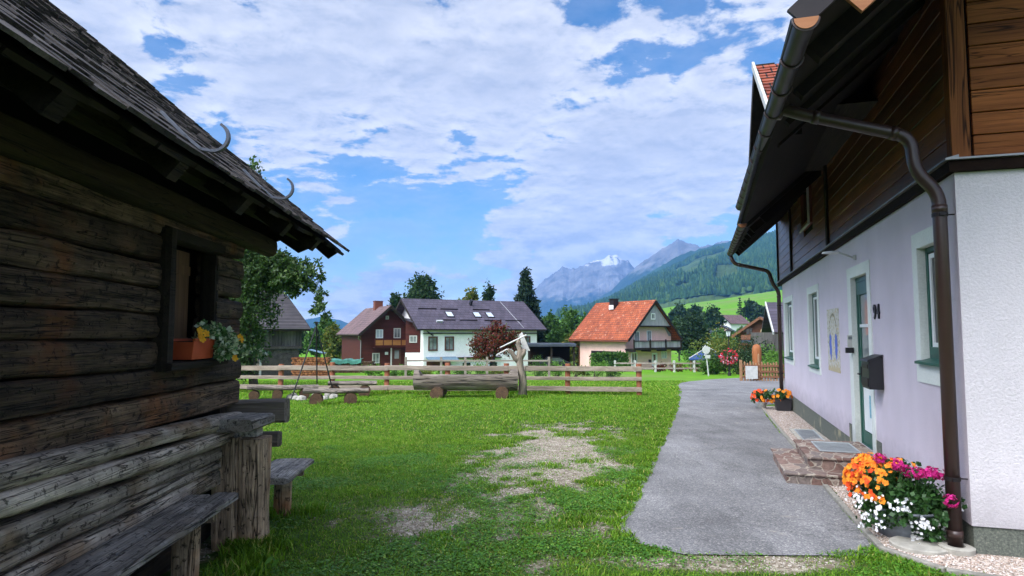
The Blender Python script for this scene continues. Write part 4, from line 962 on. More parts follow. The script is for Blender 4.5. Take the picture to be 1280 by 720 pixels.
# mural
mu = part('wall_painting', MB().box(WL-.006, WL+.001, 10.93, 11.93, 1.04, 2.05), None or MT['concrete'], house, 'tall faded wall painting with blue and ochre shapes')
m, nt, b = newmat('mural', .9, .1); v = ocoord(nt, (1, 2.2, 1.6)); n1 = noise(nt, v, 3, 5, .7); n2 = noise(nt, ocoord(nt), 22, 5, .7)
t = nt.nodes.new('ShaderNodeTexCoord'); sx = nt.nodes.new('ShaderNodeSeparateXYZ'); lk(nt, t.outputs['Object'], sx.inputs[0])
c = mix(nt, smooth(nt, n2, .46, .60), (.58, .56, .52), (.36, .33, .20)); c = mix(nt, smooth(nt, noise(nt, ocoord(nt), 14, 5, .7), .56, .64), c, (.48, .33, .12))
yy = math_(nt, 'SUBTRACT', sx.outputs[1], 5.48); zz_ = math_(nt, 'SUBTRACT', sx.outputs[2], 1.55)
ay = math_(nt, 'ABSOLUTE', yy); el = math_(nt, 'ADD', math_(nt, 'POWER', math_(nt, 'MULTIPLY', math_(nt, 'SUBTRACT', ay, .24), 8), 2), math_(nt, 'POWER', math_(nt, 'MULTIPLY', zz_, 4.), 2))
c = mix(nt, math_(nt, 'LESS_THAN', math_(nt, 'ADD', el, math_(nt, 'MULTIPLY', noise(nt, ocoord(nt), 11, 5, .7), 2.6)), 2.0), c, (.12, .17, .52))
arch = math_(nt, 'ABSOLUTE', math_(nt, 'SUBTRACT', math_(nt, 'ADD', math_(nt, 'POWER', math_(nt, 'MULTIPLY', yy, 2.6), 2), math_(nt, 'POWER', math_(nt, 'MULTIPLY', math_(nt, 'SUBTRACT', zz_, .12), 2.3), 2)), .8))
c = mix(nt, math_(nt, 'MULTIPLY', math_(nt, 'LESS_THAN', math_(nt, 'ADD', arch, math_(nt, 'MULTIPLY', n2, .9)), .50), math_(nt, 'GREATER_THAN', zz_, -.02)), c, (.16, .15, .10))
c = mix(nt, math_(nt, 'LESS_THAN', math_(nt, 'ADD', zz_, math_(nt, 'MULTIPLY', n1, .4)), -.12), c, mix(nt, n2, (.62, .55, .40), (.32, .24, .12)))
lk(nt, c, b.inputs['Base Color']); mu.data.materials[0] = MT['mural']
# bracket lamp above the door
lp = part('wall_lamp', MB().tube([(WL, 9.60, 2.68), (WL-.05, 9.60, 2.68), (WL-.12, 9.62, 2.72), (WL-.2, 9.66, 2.76)], .012, 8).lathe((WL-.008, 9.6, 2.68), [(.0, -.035), (.03, -.03), (.03, .03), (0, .035)], 10), MT['dirty_white'], house)
mb = MB(); mb.lathe((WL-.29, 9.68, 2.765), [(.02, -.02), (.055, -.012), (.05, .012), (.015, .022)], 16, 2.2, 1.0); part('lamp_head', mb, MT['white_paint'], lp)
# steps
sx0 = 8.62
st = part('steps', MB().prism([(1.16, 8.60, -.25), (1.16, 9.90, -.25), (1.97, 9.96, -.25), (1.97, 8.60, -.25)], (0, 0, .385)).prism([(.86, 8.28, -.25), (.86, 9.96, -.25), (1.155, 9.96, -.25), (1.155, 8.595, -.25), (1.9, 8.595, -.25), (1.9, 8.28, -.25)], (0, 0, .245)), MT['porphyry'], house, 'two low steps of reddish brown stone')
mb = MB()
mb.prism([(1.13, 8.575, .1355), (1.13, 9.92, .1355), (1.975, 9.96, .1355), (1.975, 8.575, .1355)], (0, 0, .028)); mb.prism([(.835, 8.255, -.004), (.835, 9.98, -.004), (1.158, 9.98, -.004), (1.158, 8.597, -.004), (1.92, 8.597, -.004), (1.92, 8.255, -.004)], (0, 0, .026))
part('tread', mb, MT['porphyry'], st, bevel=.006)
def grate(x0, x1, y0, y1, z, par, nm='grate', bars_along_y=False, n=20):
    f = MB(); f.box(x0, x1, y0, y1, z, z+.004); g = part(nm, f, MT['car_black'], par)
    f = MB(); e = .015
    for a in (x0, x1-e): f.box(a, a+e, y0, y1, z+.005, z+.016)
    for a in (y0, y1-e): f.box(x0+e, x1-e, a, a+e, z+.005, z+.016)
    for i in range(n):
        if bars_along_y: c_ = x0+(x1-x0)*(i+.5)/n; f.box(c_-.006, c_+.006, y0+e, y1-e, z+.0055, z+.014)
        else: c_ = y0+(y1-y0)*(i+.5)/n; f.box(x0+e, x1-e, c_-.010, c_+.010, z+.0055, z+.0085)
    part('bars', f, MT['grate_metal'], g)
grate(1.33, 1.80, 8.98, 9.72, .1645, st, n=13)
lw_ = thing('light_well', 'metal grate in a concrete frame in the gravel strip', 'grate', (1.7, 12.6, -.25), HY)
mb = MB(); zg = -.175
mb.box(1.46, 1.93, 11.9, 11.98, zg-.1, zg+.02); mb.box(1.46, 1.93, 13.32, 13.40, zg-.1, zg+.02); mb.box(1.46, 1.53, 11.98, 13.32, zg-.1, zg+.02); mb.box(1.88, 1.93, 11.98, 13.32, zg-.1, zg+.02)
part('frame', mb, MT['concrete'], lw_, bevel=.006); grate(1.535, 1.875, 11.985, 13.315, zg+.004, lw_, n=17)
# timber band between the storeys
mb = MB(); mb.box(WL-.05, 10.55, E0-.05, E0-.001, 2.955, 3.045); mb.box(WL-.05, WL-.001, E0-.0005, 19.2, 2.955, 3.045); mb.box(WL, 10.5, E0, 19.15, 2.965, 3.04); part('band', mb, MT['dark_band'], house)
mb = MB(); mb.prism([(WL-.085, 0, 3.048), (WL-.085, 0, 3.062), (WL+.01, 0, 3.085), (WL+.01, 0, 3.048)], (0, 1, 0))
mb = MB(); mb.prism([(WL-.085, E0-.085, 3.047), (WL-.085, E0-.085, 3.062), (WL+.01, E0-.085, 3.085), (WL+.01, E0-.085, 3.047)], (0, 13.35, 0)); mb.prism([(WL+.012, E0-.085, 3.047), (WL+.012, E0-.085, 3.062), (WL+.012, E0+.01, 3.085), (WL+.012, E0+.01, 3.047)], (8.6, 0, 0)); part('flashing', mb, MT['grey_metal'], house)
# upper storey boards
RED = (13.05, 14.2, 3.75, 4.62)
up = MB(); z = 3.07
def eave_z(s): return 3.50+.046*(s-3.9) if s < 11.7 else 3.46+.044*(s-11.5)
while z < 5.3:
    up.box(WL-.012, WL+.02, E0+.1, RED[0], z, z+.176) if RED[2] < z+.18 and z < RED[3] else None
    if RED[2] < z+.18 and z < RED[3]: up.box(WL-.012, WL+.02, RED[1], 19.1, z, z+.176)
    else: up.box(WL-.012, WL+.02, E0+.1, 19.1, z, z+.176)
    z += .185
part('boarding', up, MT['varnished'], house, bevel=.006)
bk = MB(); bk.box(WL+.021, WL+.08, E0+.03, 19.1, 3.05, 5.3)
bk.box(10.44, 10.5, E0+.03, 19.1, 3.05, 5.3); bk.prism([(WL+.05, 19.05, 3.05), (WL+.05, 19.05, 5.0), (6.25, 19.05, 8.4), (10.45, 19.05, 5.0), (10.45, 19.05, 3.05)], (0, .06, 0)); part('upper_wall', bk, MT['dark_band'], house)
part('gable_backing', MB().prism([(WL+.03, E0+.022, 3.05), (WL+.03, E0+.022, 4.55), (6.25, E0+.022, 8.2), (10.44, E0+.022, 4.55), (10.44, E0+.022, 3.05)], (0, .06, 0)), MT['dark_band'], house)
ub = MB(); z = 3.07; k = 0
while z < 8.2:
    hw = 4.28 if z < 5 else 4.28-(z-5)*1.2
    if hw > .2: ub.box(6.25-hw+.12, 6.25+hw, E0-.012, E0+.02, z, z+.176+.0*k)
    z += .185; k += 1
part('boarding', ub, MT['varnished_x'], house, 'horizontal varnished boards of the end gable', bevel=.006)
cp = MB(); cp.box(WL-.016, WL+.118, E0-.022, E0+.10, 3.068, 5.2)
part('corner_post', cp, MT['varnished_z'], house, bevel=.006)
for s_ in (11.47, 16.2, 19.12): part('batten', MB().box(WL-.05, WL-.013, s_-.07, s_+.07, 3.068, 5.2), MT['dark_timber'], house, bevel=.005)
rw = part('window', frame_mb(RED[0], RED[1], RED[2], RED[3], WL-.06, .09, .09), MT['iron_red'], house, 'reddish brown upper window frame'); g = MB(); g.box(WL-.01, WL-.004, RED[0]+.085, RED[1]-.085, RED[2]+.085, RED[3]-.085); part('pane', g, MT['glass_dark'], rw)
mb = MB(); mb.box(WL-.095, WL-.062, RED[0]-.02, RED[0]+.03, RED[2]-.04, RED[3]); mb.box(WL-.095, WL-.062, RED[0]+.031, RED[1]+.02, RED[2]-.04, RED[2]-.005); part('trim', mb, MT['dirty_white'], rw)
# roof slabs: two runs along the wall, the far one lower
RP = .87; RU = Vector((1, 0, RP)).normalized(); RN = Vector((-RP, 0, 1)).normalized()
def roof_run(s0, s1, drop0, Le=.64, Lr=6.25, nm='roof'):
    def pt(L, s, t=0): return Vector((L, s, eave_z(s)+(L-Le)*RP+.06))+RN*t
    mb = MB(); vs = [pt(Le, s0), pt(Lr, s0), pt(Lr, s1), pt(Le, s1)]; vt = [pt(Le, s0, .06), pt(Lr, s0, .06), pt(Lr, s1, .06), pt(Le, s1, .06)]
    mb.add(vs+vt, [(0, 1, 2, 3), (4, 7, 6, 5), (0, 4, 5, 1), (1, 5, 6, 2), (2, 6, 7, 3), (3, 7, 4, 0)])
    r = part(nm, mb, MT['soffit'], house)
    # far slope
    mb = MB(); mir = lambda v: Vector((2*Lr-v.x, v.y, v.z)); a = [mir(v) for v in vs]; b = [mir(v) for v in vt]
    mb.add(a+b, [(3, 2, 1, 0), (5, 6, 7, 4), (1, 5, 4, 0), (2, 6, 5, 1), (3, 7, 6, 2), (0, 4, 7, 3)]); part('rear_slope', mb, MT['tile_dark'], r)
    ti = MB(); n = int((Lr-Le)*math.hypot(1, RP)/.30)
    for i in range(n):
        o_ = RU*(i*.30-.05); 
        for (q0, q1) in [(s0-.03, s1+.03)]:
            c0 = Vector((Le, q0, eave_z(q0)+.06))+RN*.075+o_; c1 = Vector((Le, q1, eave_z(q1)+.06))+RN*.075+o_; tt = RU*.36-RN*.022
            ti.add([c0, c0+tt, c1+tt, c1, c0+RN*.02, c0+tt+RN*.02, c1+tt+RN*.02, c1+RN*.02], [(0, 1, 2, 3), (4, 7, 6, 5), (0, 4, 5, 1), (1, 5, 6, 2), (2, 6, 7, 3), (3, 7, 4, 0)])
    part('tiles', ti, MT['tile_dark'], r)
    ra = MB(); s_ = s0+.5
    while s_ < s1-.1:
        a = pt(Le+.05, s_, -.08); b = pt(2.3, s_, -.08); ra.bar(a, b, .10, .13); s_ += .85
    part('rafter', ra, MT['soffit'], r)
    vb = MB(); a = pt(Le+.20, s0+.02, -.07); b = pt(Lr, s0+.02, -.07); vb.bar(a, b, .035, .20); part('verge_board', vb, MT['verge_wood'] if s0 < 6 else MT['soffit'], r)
    mt = MB(); a = pt(Le-.02, s0-.03, .07); b = pt(Lr, s0-.03, .07); mt.bar(a, b, .03, .16); part('verge_metal', mt, MT['dark_metal'], r)
    return r
roof1 = roof_run(4.25, 11.9, 0); roof2 = roof_run(11.95, 19.0, 0, Le=.72)
# gutters
def gutter(s0, s1, L0, L1, z0, z1, r=.066):
    mb = MB(); k = 12; n = 24; vs = []
    for i in range(n+1):
        f = i/n; s_ = s0+(s1-s0)*f; L = L0+(L1-L0)*f; z = z0+(z1-z0)*f
        for rr in (r, r-.006):
            for j in range(k+1):
                a = math.pi+math.pi*j/k; vs.append((L+rr*math.cos(a), s_, z+rr*math.sin(a)))
    fs = []; m_ = 2*(k+1)
    for i in range(n):
        for j in range(k): fs.append((i*m_+j, (i+1)*m_+j, (i+1)*m_+j+1, i*m_+j+1)); fs.append((i*m_+k+1+j, i*m_+k+2+j, (i+1)*m_+k+2+j, (i+1)*m_+k+1+j))
        for j in (0, k): fs.append((i*m_+j, i*m_+k+1+j, (i+1)*m_+k+1+j, (i+1)*m_+j))
    mb.add(vs, fs); g = part('gutter', mb, MT['dark_metal'], house, smooth=True)
    # end caps and ribs
    for (s_, L, z) in ((s0, L0, z0), (s1, L1, z1)):
        c = MB(); c.prism([(L+r*1.03*math.cos(math.pi+math.pi*j/16), s_-.004, z+r*1.03*math.sin(math.pi+math.pi*j/16)) for j in range(17)], (0, .008, 0)); part('end_cap', c, MT['verge_wood'], g)
    rb = MB(); nn = int((s1-s0)/.62)
    for i in range(nn+1):
        f = (i+.02)/nn*.98; s_ = s0+(s1-s0)*f; L = L0+(L1-L0)*f; z = z0+(z1-z0)*f; ring = []
        for j in range(13):
            a = math.pi+math.pi*j/12; ring.append((L+(r+.007)*math.cos(a), s_, z+(r+.007)*math.sin(a)))
        part('bracket', MB().tube(ring, .008, 6), MT['brown_metal'], g)
    mb2 = MB(); mb2.tube([(L0-r, s0, z0), (L1-r, s1, z1)], .009, 8); part('bead', mb2, MT['dark_metal'], g)
    return g
gutter(4.02, 11.9, .60, .60, 3.52, 3.89); gutter(11.6, 18.6, .62, .645, 3.54, 3.86)
# downpipes
def rounded(pts, r=.07, n=5):
    out_ = [Vector(pts[0])]
    for a, b, c in zip(pts[:-2], pts[1:-1], pts[2:]):
        a, b, c = Vector(a), Vector(b), Vector(c); u = (a-b).normalized()*min(r, (a-b).length*.45); w = (c-b).normalized()*min(r, (c-b).length*.45)
        for i in range(n+1):
            t = i/n; out_.append((b+u)*(1-t)**2+2*b*t*(1-t)+(b+w)*t*t)
    out_.append(Vector(pts[-1])); return out_
def pipe(pts, r, br_z, L=1.845, s_=5.99, label=None, foot=True):
    p = part('downpipe', MB().tube(rounded(pts, .11), r, 18), MT['brown_metal'], house, label, smooth=True)
    mb = MB()
    for z in br_z:
        mb = MB(); mb.tube([(L, s_, z-.015), (L, s_, z+.015)], r+.006, 18); mb.box(L-.02, L+.02, s_-r-.028, s_-r, z-.012, z+.012); mb.tube([(L+r, s_, z), (WL+.01, s_, z)], .006, 6)
        part('clamp', mb, MT['dark_metal'], p)
    mb = MB()
    for (a, b) in zip(pts[:-1], pts[1:]):
        a, b = Vector(a), Vector(b); d = (b-a).normalized()
        if (b-a).length > .3:
            for q in (a+d*.13, b-d*.13): part('collar', MB().tube([q-d*.03, q+d*.03], r+.005, 18), MT['brown_metal'], p, smooth=True)
pipe([(.635, 5.99, 3.58), (.66, 5.99, 3.70), (.80, 5.99, 3.56), (1.66, 5.99, 3.30), (1.67, 5.99, 2.98), (1.845, 5.99, 2.80), (1.845, 5.99, 2.2), (1.845, 5.99, 1.0), (1.845, 5.99, -.06)][1:] if False else
     [(.62, 5.99, 3.56), (.66, 5.99, 3.64), (.82, 5.99, 3.57), (1.66, 5.99, 3.29), (1.68, 5.99, 3.0), (1.845, 5.99, 2.80), (1.845, 5.99, -.06)], .052, (2.62, .50), label='brown downpipe at the near corner of the house')
pipe([(.66, 18.5, 3.78), (.75, 18.5, 3.56), (1.62, 18.5, 3.34), (1.72, 18.5, 2.98), (1.86, 18.5, 2.78), (1.86, 18.5, -.25)], .05, (2.4, .6), L=1.86, s_=18.5, label='brown downpipe at the far corner of the house')
# dormer with red tiles
dm = part('dormer', MB().prism([(1.05, 8.1, 4.32), (1.05, 11.8, 4.42), (1.05, 9.95, 5.55)], (2.2, 0, 0)), MT['dark_timber'], house)
ti = MB(); dS = Vector((0, 2.9, 1.95)).normalized(); dN = Vector((0, -dS.z, dS.y))
for i in range(21):
    c0 = Vector((.76, 9.95, 5.62))-dS*((i+1)*.17); tt = dS*.20-dN*.016
    y_ = c0
    for j in range(12):
        a = c0+Vector((j*.20, 0, 0))
        if a.z < eave_z(a.y)+.10+(a.x-.64)*.87: continue
        ti.add([a, a+Vector((.194, 0, 0)), a+Vector((.194, 0, 0))+tt, a+tt, a+dN*.022, a+Vector((.194, 0, 0))+dN*.022, a+Vector((.194, 0, 0))+tt+dN*.022, a+tt+dN*.022], [(0, 3, 2, 1), (4, 5, 6, 7), (0, 1, 5, 4), (1, 2, 6, 5), (2, 3, 7, 6), (3, 0, 4, 7)])
part('tiles', ti, MT['tile_dormer'], dm)
vb = MB(); pk = Vector((.735, 9.95, 5.63)); vb.bar(pk+dN*.02, pk-dS*3.3+dN*.02, .035, .10); part('verge_board', vb, MT['dirty_white'], dm)
vb = MB(); vb.prism([(.74, 9.96, 5.66), (.74, 12.4, 4.02), (.74, 12.4, 3.82), (.74, 9.96, 5.40)], (.3, 0, 0)); vb.prism([(.76, 9.95, 5.575), (.76, 7.5, 3.93), (.76, 7.5, 3.83), (.76, 9.95, 5.47)], (.28, 0, 0)); part('rear_slope', vb, MT['dark_timber'], dm)
# concrete lid and pipe ring in the gravel
z0 = gz(*XY(1.62, 5.95))
ld = MB(); ld.lathe((1.60, 6.02, z0+.01), [(.21, 0), (.21, .03), (.195, .038), (0, .040)], 30); single('drain_lid', ld, MT['concrete'], 'round concrete lid in the gravel beside the downpipe', 'lid', org=(1.60, 6.02, z0), yaw=HY)
ld = MB(); ld.lathe((1.845, 5.97, z0+.01), [(.12, 0), (.125, .05), (.10, .06), (.062, .058), (.06, .02)], 26); single('pipe_ring', ld, MT['concrete'], 'concrete ring round the foot of the near downpipe', 'ring', org=(1.845, 5.97, z0), yaw=HY)

# big flower tub
tb = thing('flower_tub', 'grey tub overflowing with orange, magenta and white flowers beside the near downpipe', 'flower tub', (1.58, 6.45, gz(*XY(1.58, 6.45))), HY)
zt = gz(*XY(1.58, 6.45)); mb = MB(); mb.lathe((1.60, 6.42, zt), [(.20, -.01), (.235, .10), (.27, .24), (.285, .25), (.285, .265), (.262, .265), (.25, .2), (0, .2)], 36, 1.0, 1.25); part('tub', mb, MT['zinc'], tb, smooth=True)
part('soil', MB().lathe((1.60, 6.42, zt+.2), [(.25, 0.), (.24, .03), (0, .035)], 24, 1.0, 1.2), MT['soil'], tb)
cz = zt+.40
lob = [(1.55, 6.40, cz-.02, .33, .38, .21, 3), (1.48, 6.38, cz-.13, .30, .38, .15, 2.), (1.70, 6.15, cz-.08, .22, .22, .22, 2), (1.42, 6.65, cz+.02, .20, .22, .18, 1), (1.5, 6.15, cz-.2, .25, .18, .12, 1)]
part('foliage', leaf_quads(crown_points(lob, 5200, .30, shell=.25), .045, .8), MT['leaf_pot'], tb)
def surf_pts(n, lobes, cond):
    o_ = []
    while len(o_) < n:
        l = random.choice(lobes); d = Vector([random.gauss(0, 1) for _ in range(3)]).normalized(); p = Vector((l[0]+d.x*l[3]*1.06, l[1]+d.y*l[4]*1.06, l[2]+d.z*l[5]*1.08))
        if cond(p, d) and all(((p.x-q[0])/q[3])**2+((p.y-q[1])/q[4])**2+((p.z-q[2])/q[5])**2 > .9 for q in lobes): o_.append((p, d))
    return o_
for nm, mat_, n, r, cond in [('orange_blossom', 'petal_orange', 260, .025, lambda p, d: p.z > cz-.05+(1.5-p.x)*.0 and (p.y-6.4)*.8-(p.x-1.5) > -.14 and d.z > -.3),
                             ('red_blossom', 'petal_red', 90, .023, lambda p, d: p.z > cz-.08 and (p.y-6.4)*.8-(p.x-1.5) > -.05)]:
    mb = MB()
    for p, d in surf_pts(n, lob, cond): blossom(mb, p+d*random.uniform(-.03, .035), r*random.uniform(.6, 1.25), d+Vector((random.gauss(-.3, .4), random.gauss(-.6, .4), .3)))
    part(nm, mb, MT[mat_], tb)
hv = [(1.52, 6.22, cz+.235), (1.60, 6.24, cz+.18), (1.64, 6.10, cz+.20), (1.70, 6.02, cz+.22), (1.78, 6.10, cz+.19), (1.80, 5.90, cz+.03), (1.45, 6.5, cz+.235)]
for hc in hv:
    mb = MB()
    for k in range(34):
        d = Vector([random.gauss(0, 1) for _ in range(3)]).normalized(); blossom(mb, Vector(hc)+d*random.uniform(.03, .055), random.uniform(.012, .019), d)
    part('geranium', mb, MT['petal_magenta'], tb)
mb = MB()
for hc in hv: part('stalk', MB().tube([(1.6+(hc[0]-1.6)*.5, 6.25+(hc[1]-6.25)*.5, cz), hc], .005, 5), MT['leaf_pot'], tb)
mb = MB(); cl = surf_pts(27, lob, lambda p, d: p.z < cz+.02 and (d.x < .3 or d.y < 0) and (p.y < 6.75) and (p.y-6.4)*.5-(p.x-1.5) < .2)
for p, d in cl:
    for k in range(9):
        q = p+Vector([random.gauss(0, .028) for _ in range(3)]); blossom(mb, q, random.uniform(.009, .015), d+Vector((-.3, -.6, .4)), 4)
part('white_blossom', mb, MT['petal_white'], tb)

# small planter at the far corner
zp = gz(*XY(1.72, 17.3)); fp = thing('flower_planter', 'black square planter with orange begonias at the far house corner', 'planter', (1.76, 17.3, zp), HY)
mb = MB(); mb.prism([(1.60, 17.05, zp+.01), (1.92, 17.05, zp+.01), (1.92, 17.45, zp+.01), (1.60, 17.45, zp+.01)], (0, 0, .01)); mb.add([(1.60, 17.05, zp+.02), (1.92, 17.05, zp+.02), (1.92, 17.45, zp+.02), (1.60, 17.45, zp+.02), (1.55, 17.0, zp+.30), (1.935, 17.0, zp+.30), (1.935, 17.5, zp+.30), (1.55, 17.5, zp+.30)], [(0, 1, 5, 4), (1, 2, 6, 5), (2, 3, 7, 6), (3, 0, 4, 7), (4, 5, 6, 7)]); part('pot', mb, MT['planter_black'], fp)
lob = [(1.72, 17.2, zp+.38, .24, .28, .13), (1.45, 17.3, zp+.34, .18, .25, .14)]
part('foliage', leaf_quads(crown_points(lob, 700, .3, shell=.3), .06, .8), MT['leaf_pot'], fp)
mb = MB()
for p, d in surf_pts(26, lob, lambda p, d: d.y < .4): blossom(mb, p, .045, d+Vector((-.2, -.8, .2)))
part('blossom', mb, MT['petal_orange'], fp)
zp = gz(*XY(1.25, 17.6)); wp = thing('flower_pot', 'small low pot of orange red flowers left of the black planter', 'flower pot', (1.28, 17.6, zp), HY)
mb = MB(); mb.lathe((1.28, 17.6, zp), [(.10, .0), (.14, .16), (.15, .18), (.13, .18), (0, .16)], 18); part('pot', mb, MT['dirty_white'], wp, smooth=True)
lob = [(1.26, 17.6, zp+.30, .20, .2, .16)]
part('foliage', leaf_quads(crown_points(lob, 420, .3, shell=.3), .06, .8), MT['leaf_pot'], wp); mb = MB()
for p, d in surf_pts(34, lob, lambda p, d: True): blossom(mb, p, .045, d+Vector((-.2, -.8, .2)))
part('blossom', mb, MT['petal_red'], wp)

# ================================================================== MEADOW: fence, trough, fire place
# fence
fpx = [(-9.9, 22.6), (-7.95, 22.15), (-6.1, 21.9), (-4.2, 21.6), (-2.13, 21.45), (-.2, 21.4), (1.83, 21.25), (4.08, 20.7)]
fn = thing('meadow_fence', 'three rail wooden fence with reddish brown posts crossing the lawn behind the trough', 'fence', (fpx[-1][0], fpx[-1][1], gz(*fpx[-1])))
for i, (x, y) in enumerate(fpx):
    z = gz(x, y); h = 1.0+random.uniform(-.02, .05); mb = MB()
    mb.beam((x, y, z-.2), (x+random.uniform(-.02, .02), y, z+h), .17, .15, seg=8, am=.012, sq=3.5, k=14, up=(0, 1, 0)); part('post', mb, MT['post_wood'], fn)
for i in range(len(fpx)-1):
    (x0, y0), (x1, y1) = fpx[i], fpx[i+1]
    for k, zz in enumerate((.20, .54, .85)):
        if i == 0 and k == 5: continue
        off_ = -.11 if i % 2 else -.135; mb = MB(); j = random.uniform(-.02, .02)
        mb.beam((x0-.06, y0+off_, gz(x0, y0)+zz+j), (x1+.06, y1+off_, gz(x1, y1)+zz+j*.3), .045, (.15, .12, .16)[k], seg=10, am=.008, sq=7, k=12); part('rail', mb, MT['rail_wood'], fn)
# hollowed log trough on two rollers
tx0, tx1, ty = -3.02, .18, 20.0; tz = -.10
tr = thing('log_trough', 'long grey hollowed log trough lying on two short round logs', 'trough', (-1.4, ty, gz(-1.4, ty)))
k = 18; segs = 44; vs = []; fs = []
for i in range(segs+1):
    f = i/segs; x = tx0+(tx1-tx0)*f; rr = .335+.035*f; zc = tz+.345+.01*f; prof = []
    top = .16+.03*math.sin(f*9)+.02*vnoise(f*14, 1.)
    inner = .06 < f < .93
    for j in range(k+1):
        a = math.pi*(1+j/k)+0; n_ = (float(fbm(f*7., j*.6, 3))-.5)*.05
        a2 = -math.pi-.35+(math.pi+.70)*j/k
        prof.append((math.cos(a2)*(rr+n_)*1., math.sin(a2)*(rr+n_)))
    e0, e1 = prof[0], prof[-1]; dip = (.34 if inner else .02)
    if not inner: inn = [(e1[0]*.6, e1[1]+.13-n_), (0, e1[1]+.17), (e0[0]*.6, e0[1]+.13)]
    else: inn = [(e1[0]*.80, e1[1]+.01), (0, e1[1]-dip), (e0[0]*.80, e0[1]+.01)]
    ring = prof+inn
    for (py, pz) in ring: vs.append((x, ty+py, zc+pz))
m_ = k+4
for i in range(segs):
    for j in range(m_): fs.append((i*m_+j, i*m_+(j+1) % m_, (i+1)*m_+(j+1) % m_, (i+1)*m_+j))
fs.append(tuple(range(m_))); fs.append(tuple(segs*m_+j for j in range(m_-1, -1, -1)))
part('trough_body', MB().add(vs, fs), MT['trough_wood'], tr)
for x in (-2.28, -.31):
    z = gz(x, ty); mb = MB(); mb.beam((x, ty-.52, z+.16), (x+.02, ty+.5, z+.16), .40, .38, seg=8, am=.02, sq=2.1, k=18); part('support_log', mb, MT['log_end'], tr)
# forked trunk with the water spouts
sx_, sy_ = .20, 19.95; z = gz(sx_, sy_)
sp_ = thing('fountain_post', 'bleached forked tree trunk with pale wooden spouts at the end of the trough', 'fountain post', (sx_+.1, sy_, z))
mb = MB(); mb.tube([(sx_+.10, sy_+.05, z-.2), (sx_+.14, sy_, z+.5), (sx_+.06, sy_, z+.95), (sx_+.02, sy_, z+1.2), (sx_+.06, sy_, z+1.45), (sx_+.0, sy_, z+1.62), (sx_-.02, sy_, z+1.78)], [.13, .115, .105, .13, .095, .07, .045], 14)
mb.tube([(sx_+.04, sy_, z+1.10), (sx_-.12, sy_-.05, z+1.22), (sx_-.20, sy_-.08, z+1.38), (sx_-.34, sy_-.1, z+1.49)], [.10, .08, .06, .05], 9)
mb.tube([(sx_+.02, sy_, z+1.2), (sx_+.16, sy_, z+1.38), (sx_+.17, sy_, z+1.50)], [.12, .09, .06], 9)
mb.v = [(v[0]+.03*(vnoise(v[2]*9, v[0]*9)-.5), v[1], v[2]) for v in mb.v]; part('trunk', mb, MT['bleached'], sp_, smooth=True)
part('spout', MB().tube([(sx_-.57, sy_-.14, z+1.54), (sx_+.25, sy_-.12, z+1.93)], [.020, .028], 8), MT['pale_stick'], sp_)
part('spout', MB().tube([(sx_-.68, sy_-.12, z+1.31), (sx_-.37, sy_-.1, z+1.48), (sx_-.28, sy_-.1, z+1.46)], [.02, .028, .04], 8), MT['pale_stick'], sp_)
part('board', MB().prism([(sx_+.025, sy_+.10, z+1.945), (sx_+.115, sy_+.10, z+2.03), (sx_+.365, sy_+.10, z+1.44), (sx_+.135, sy_+.10, z+1.46)], (0, .025, 0)), MT['pale_stick'], sp_)
single('iron_rod', MB().tube([(.47, 19.9, gz(.62, 19.9)-.2), (.42, 19.9, gz(.62, 19.9)+.95), (.50, 19.9, gz(.62, 19.9)+.96)], .010, 6), MT['black_iron'], 'thin dark iron rod standing in the grass beside the fountain post', 'rod')
# fire place with tripod and slab benches
def slab_bench(x0, y0, x1, y1, w, label, zt=.40, rounds=((.12, .17), (.75, .18))):
    xm, ym = (x0+x1)/2, (y0+y1)/2; t = thing('log_bench', label, 'log bench', (xm, ym, gz(xm, ym)), group='log benches round the fire place')
    z = gz(xm, ym)+zt; mb = MB(); mb.beam((x0, y0, z), (x1, y1, z), w, .13, seg=16, am=.02, sq=3, k=16); part('seat', mb, MT['trough_wood'], t)
    d = Vector((x1-x0, y1-y0, 0)); nv = Vector((-d.y, d.x, 0)).normalized()
    for f, r in rounds:
        c = Vector((x0, y0, z-.06-r))+d*f; mb = MB(); mb.beam(c-nv*w*.55, c+nv*w*.5, r*2, r*2, seg=5, am=.02, sq=2.1, k=16); part('support_log', mb, MT['log_end'], t)
slab_bench(-7.75, 18.9, -5.85, 19.5, .42, 'pale topped log bench left of the fire tripod', .36, ((.1, .14), (.42, .15), (.8, .15)))
slab_bench(-5.72, 17.7, -4.02, 18.1, .42, 'dark log bench with two round log feet, nearest to the camera', .36, ((.2, .18), (.72, .18)))
slab_bench(-5.75, 20.2, -4.30, 20.5, .45, 'pale topped log bench right of and behind the fire tripod', .42)
tp = thing('fire_tripod', 'tall thin black iron tripod over the fire place', 'tripod', (-5.98, 19.4, gz(-6, 19.4)))
ap = Vector((-5.98, 19.6, gz(-6, 19.6)+2.19))
for (x, y) in [(-6.46, 18.85), (-6.15, 20.4), (-5.48, 20.0)]:
    b_ = Vector((x, y, gz(x, y)-.03)); part('leg', MB().tube([b_, ap+(ap-b_).normalized()*.14], .021, 7), MT['black_iron'], tp)
part('hook', MB().tube([ap, ap-Vector((0, 0, .25)), ap-Vector((-.03, 0, .3)), ap-Vector((0, 0, .33))], .008, 6), MT['black_iron'], tp)
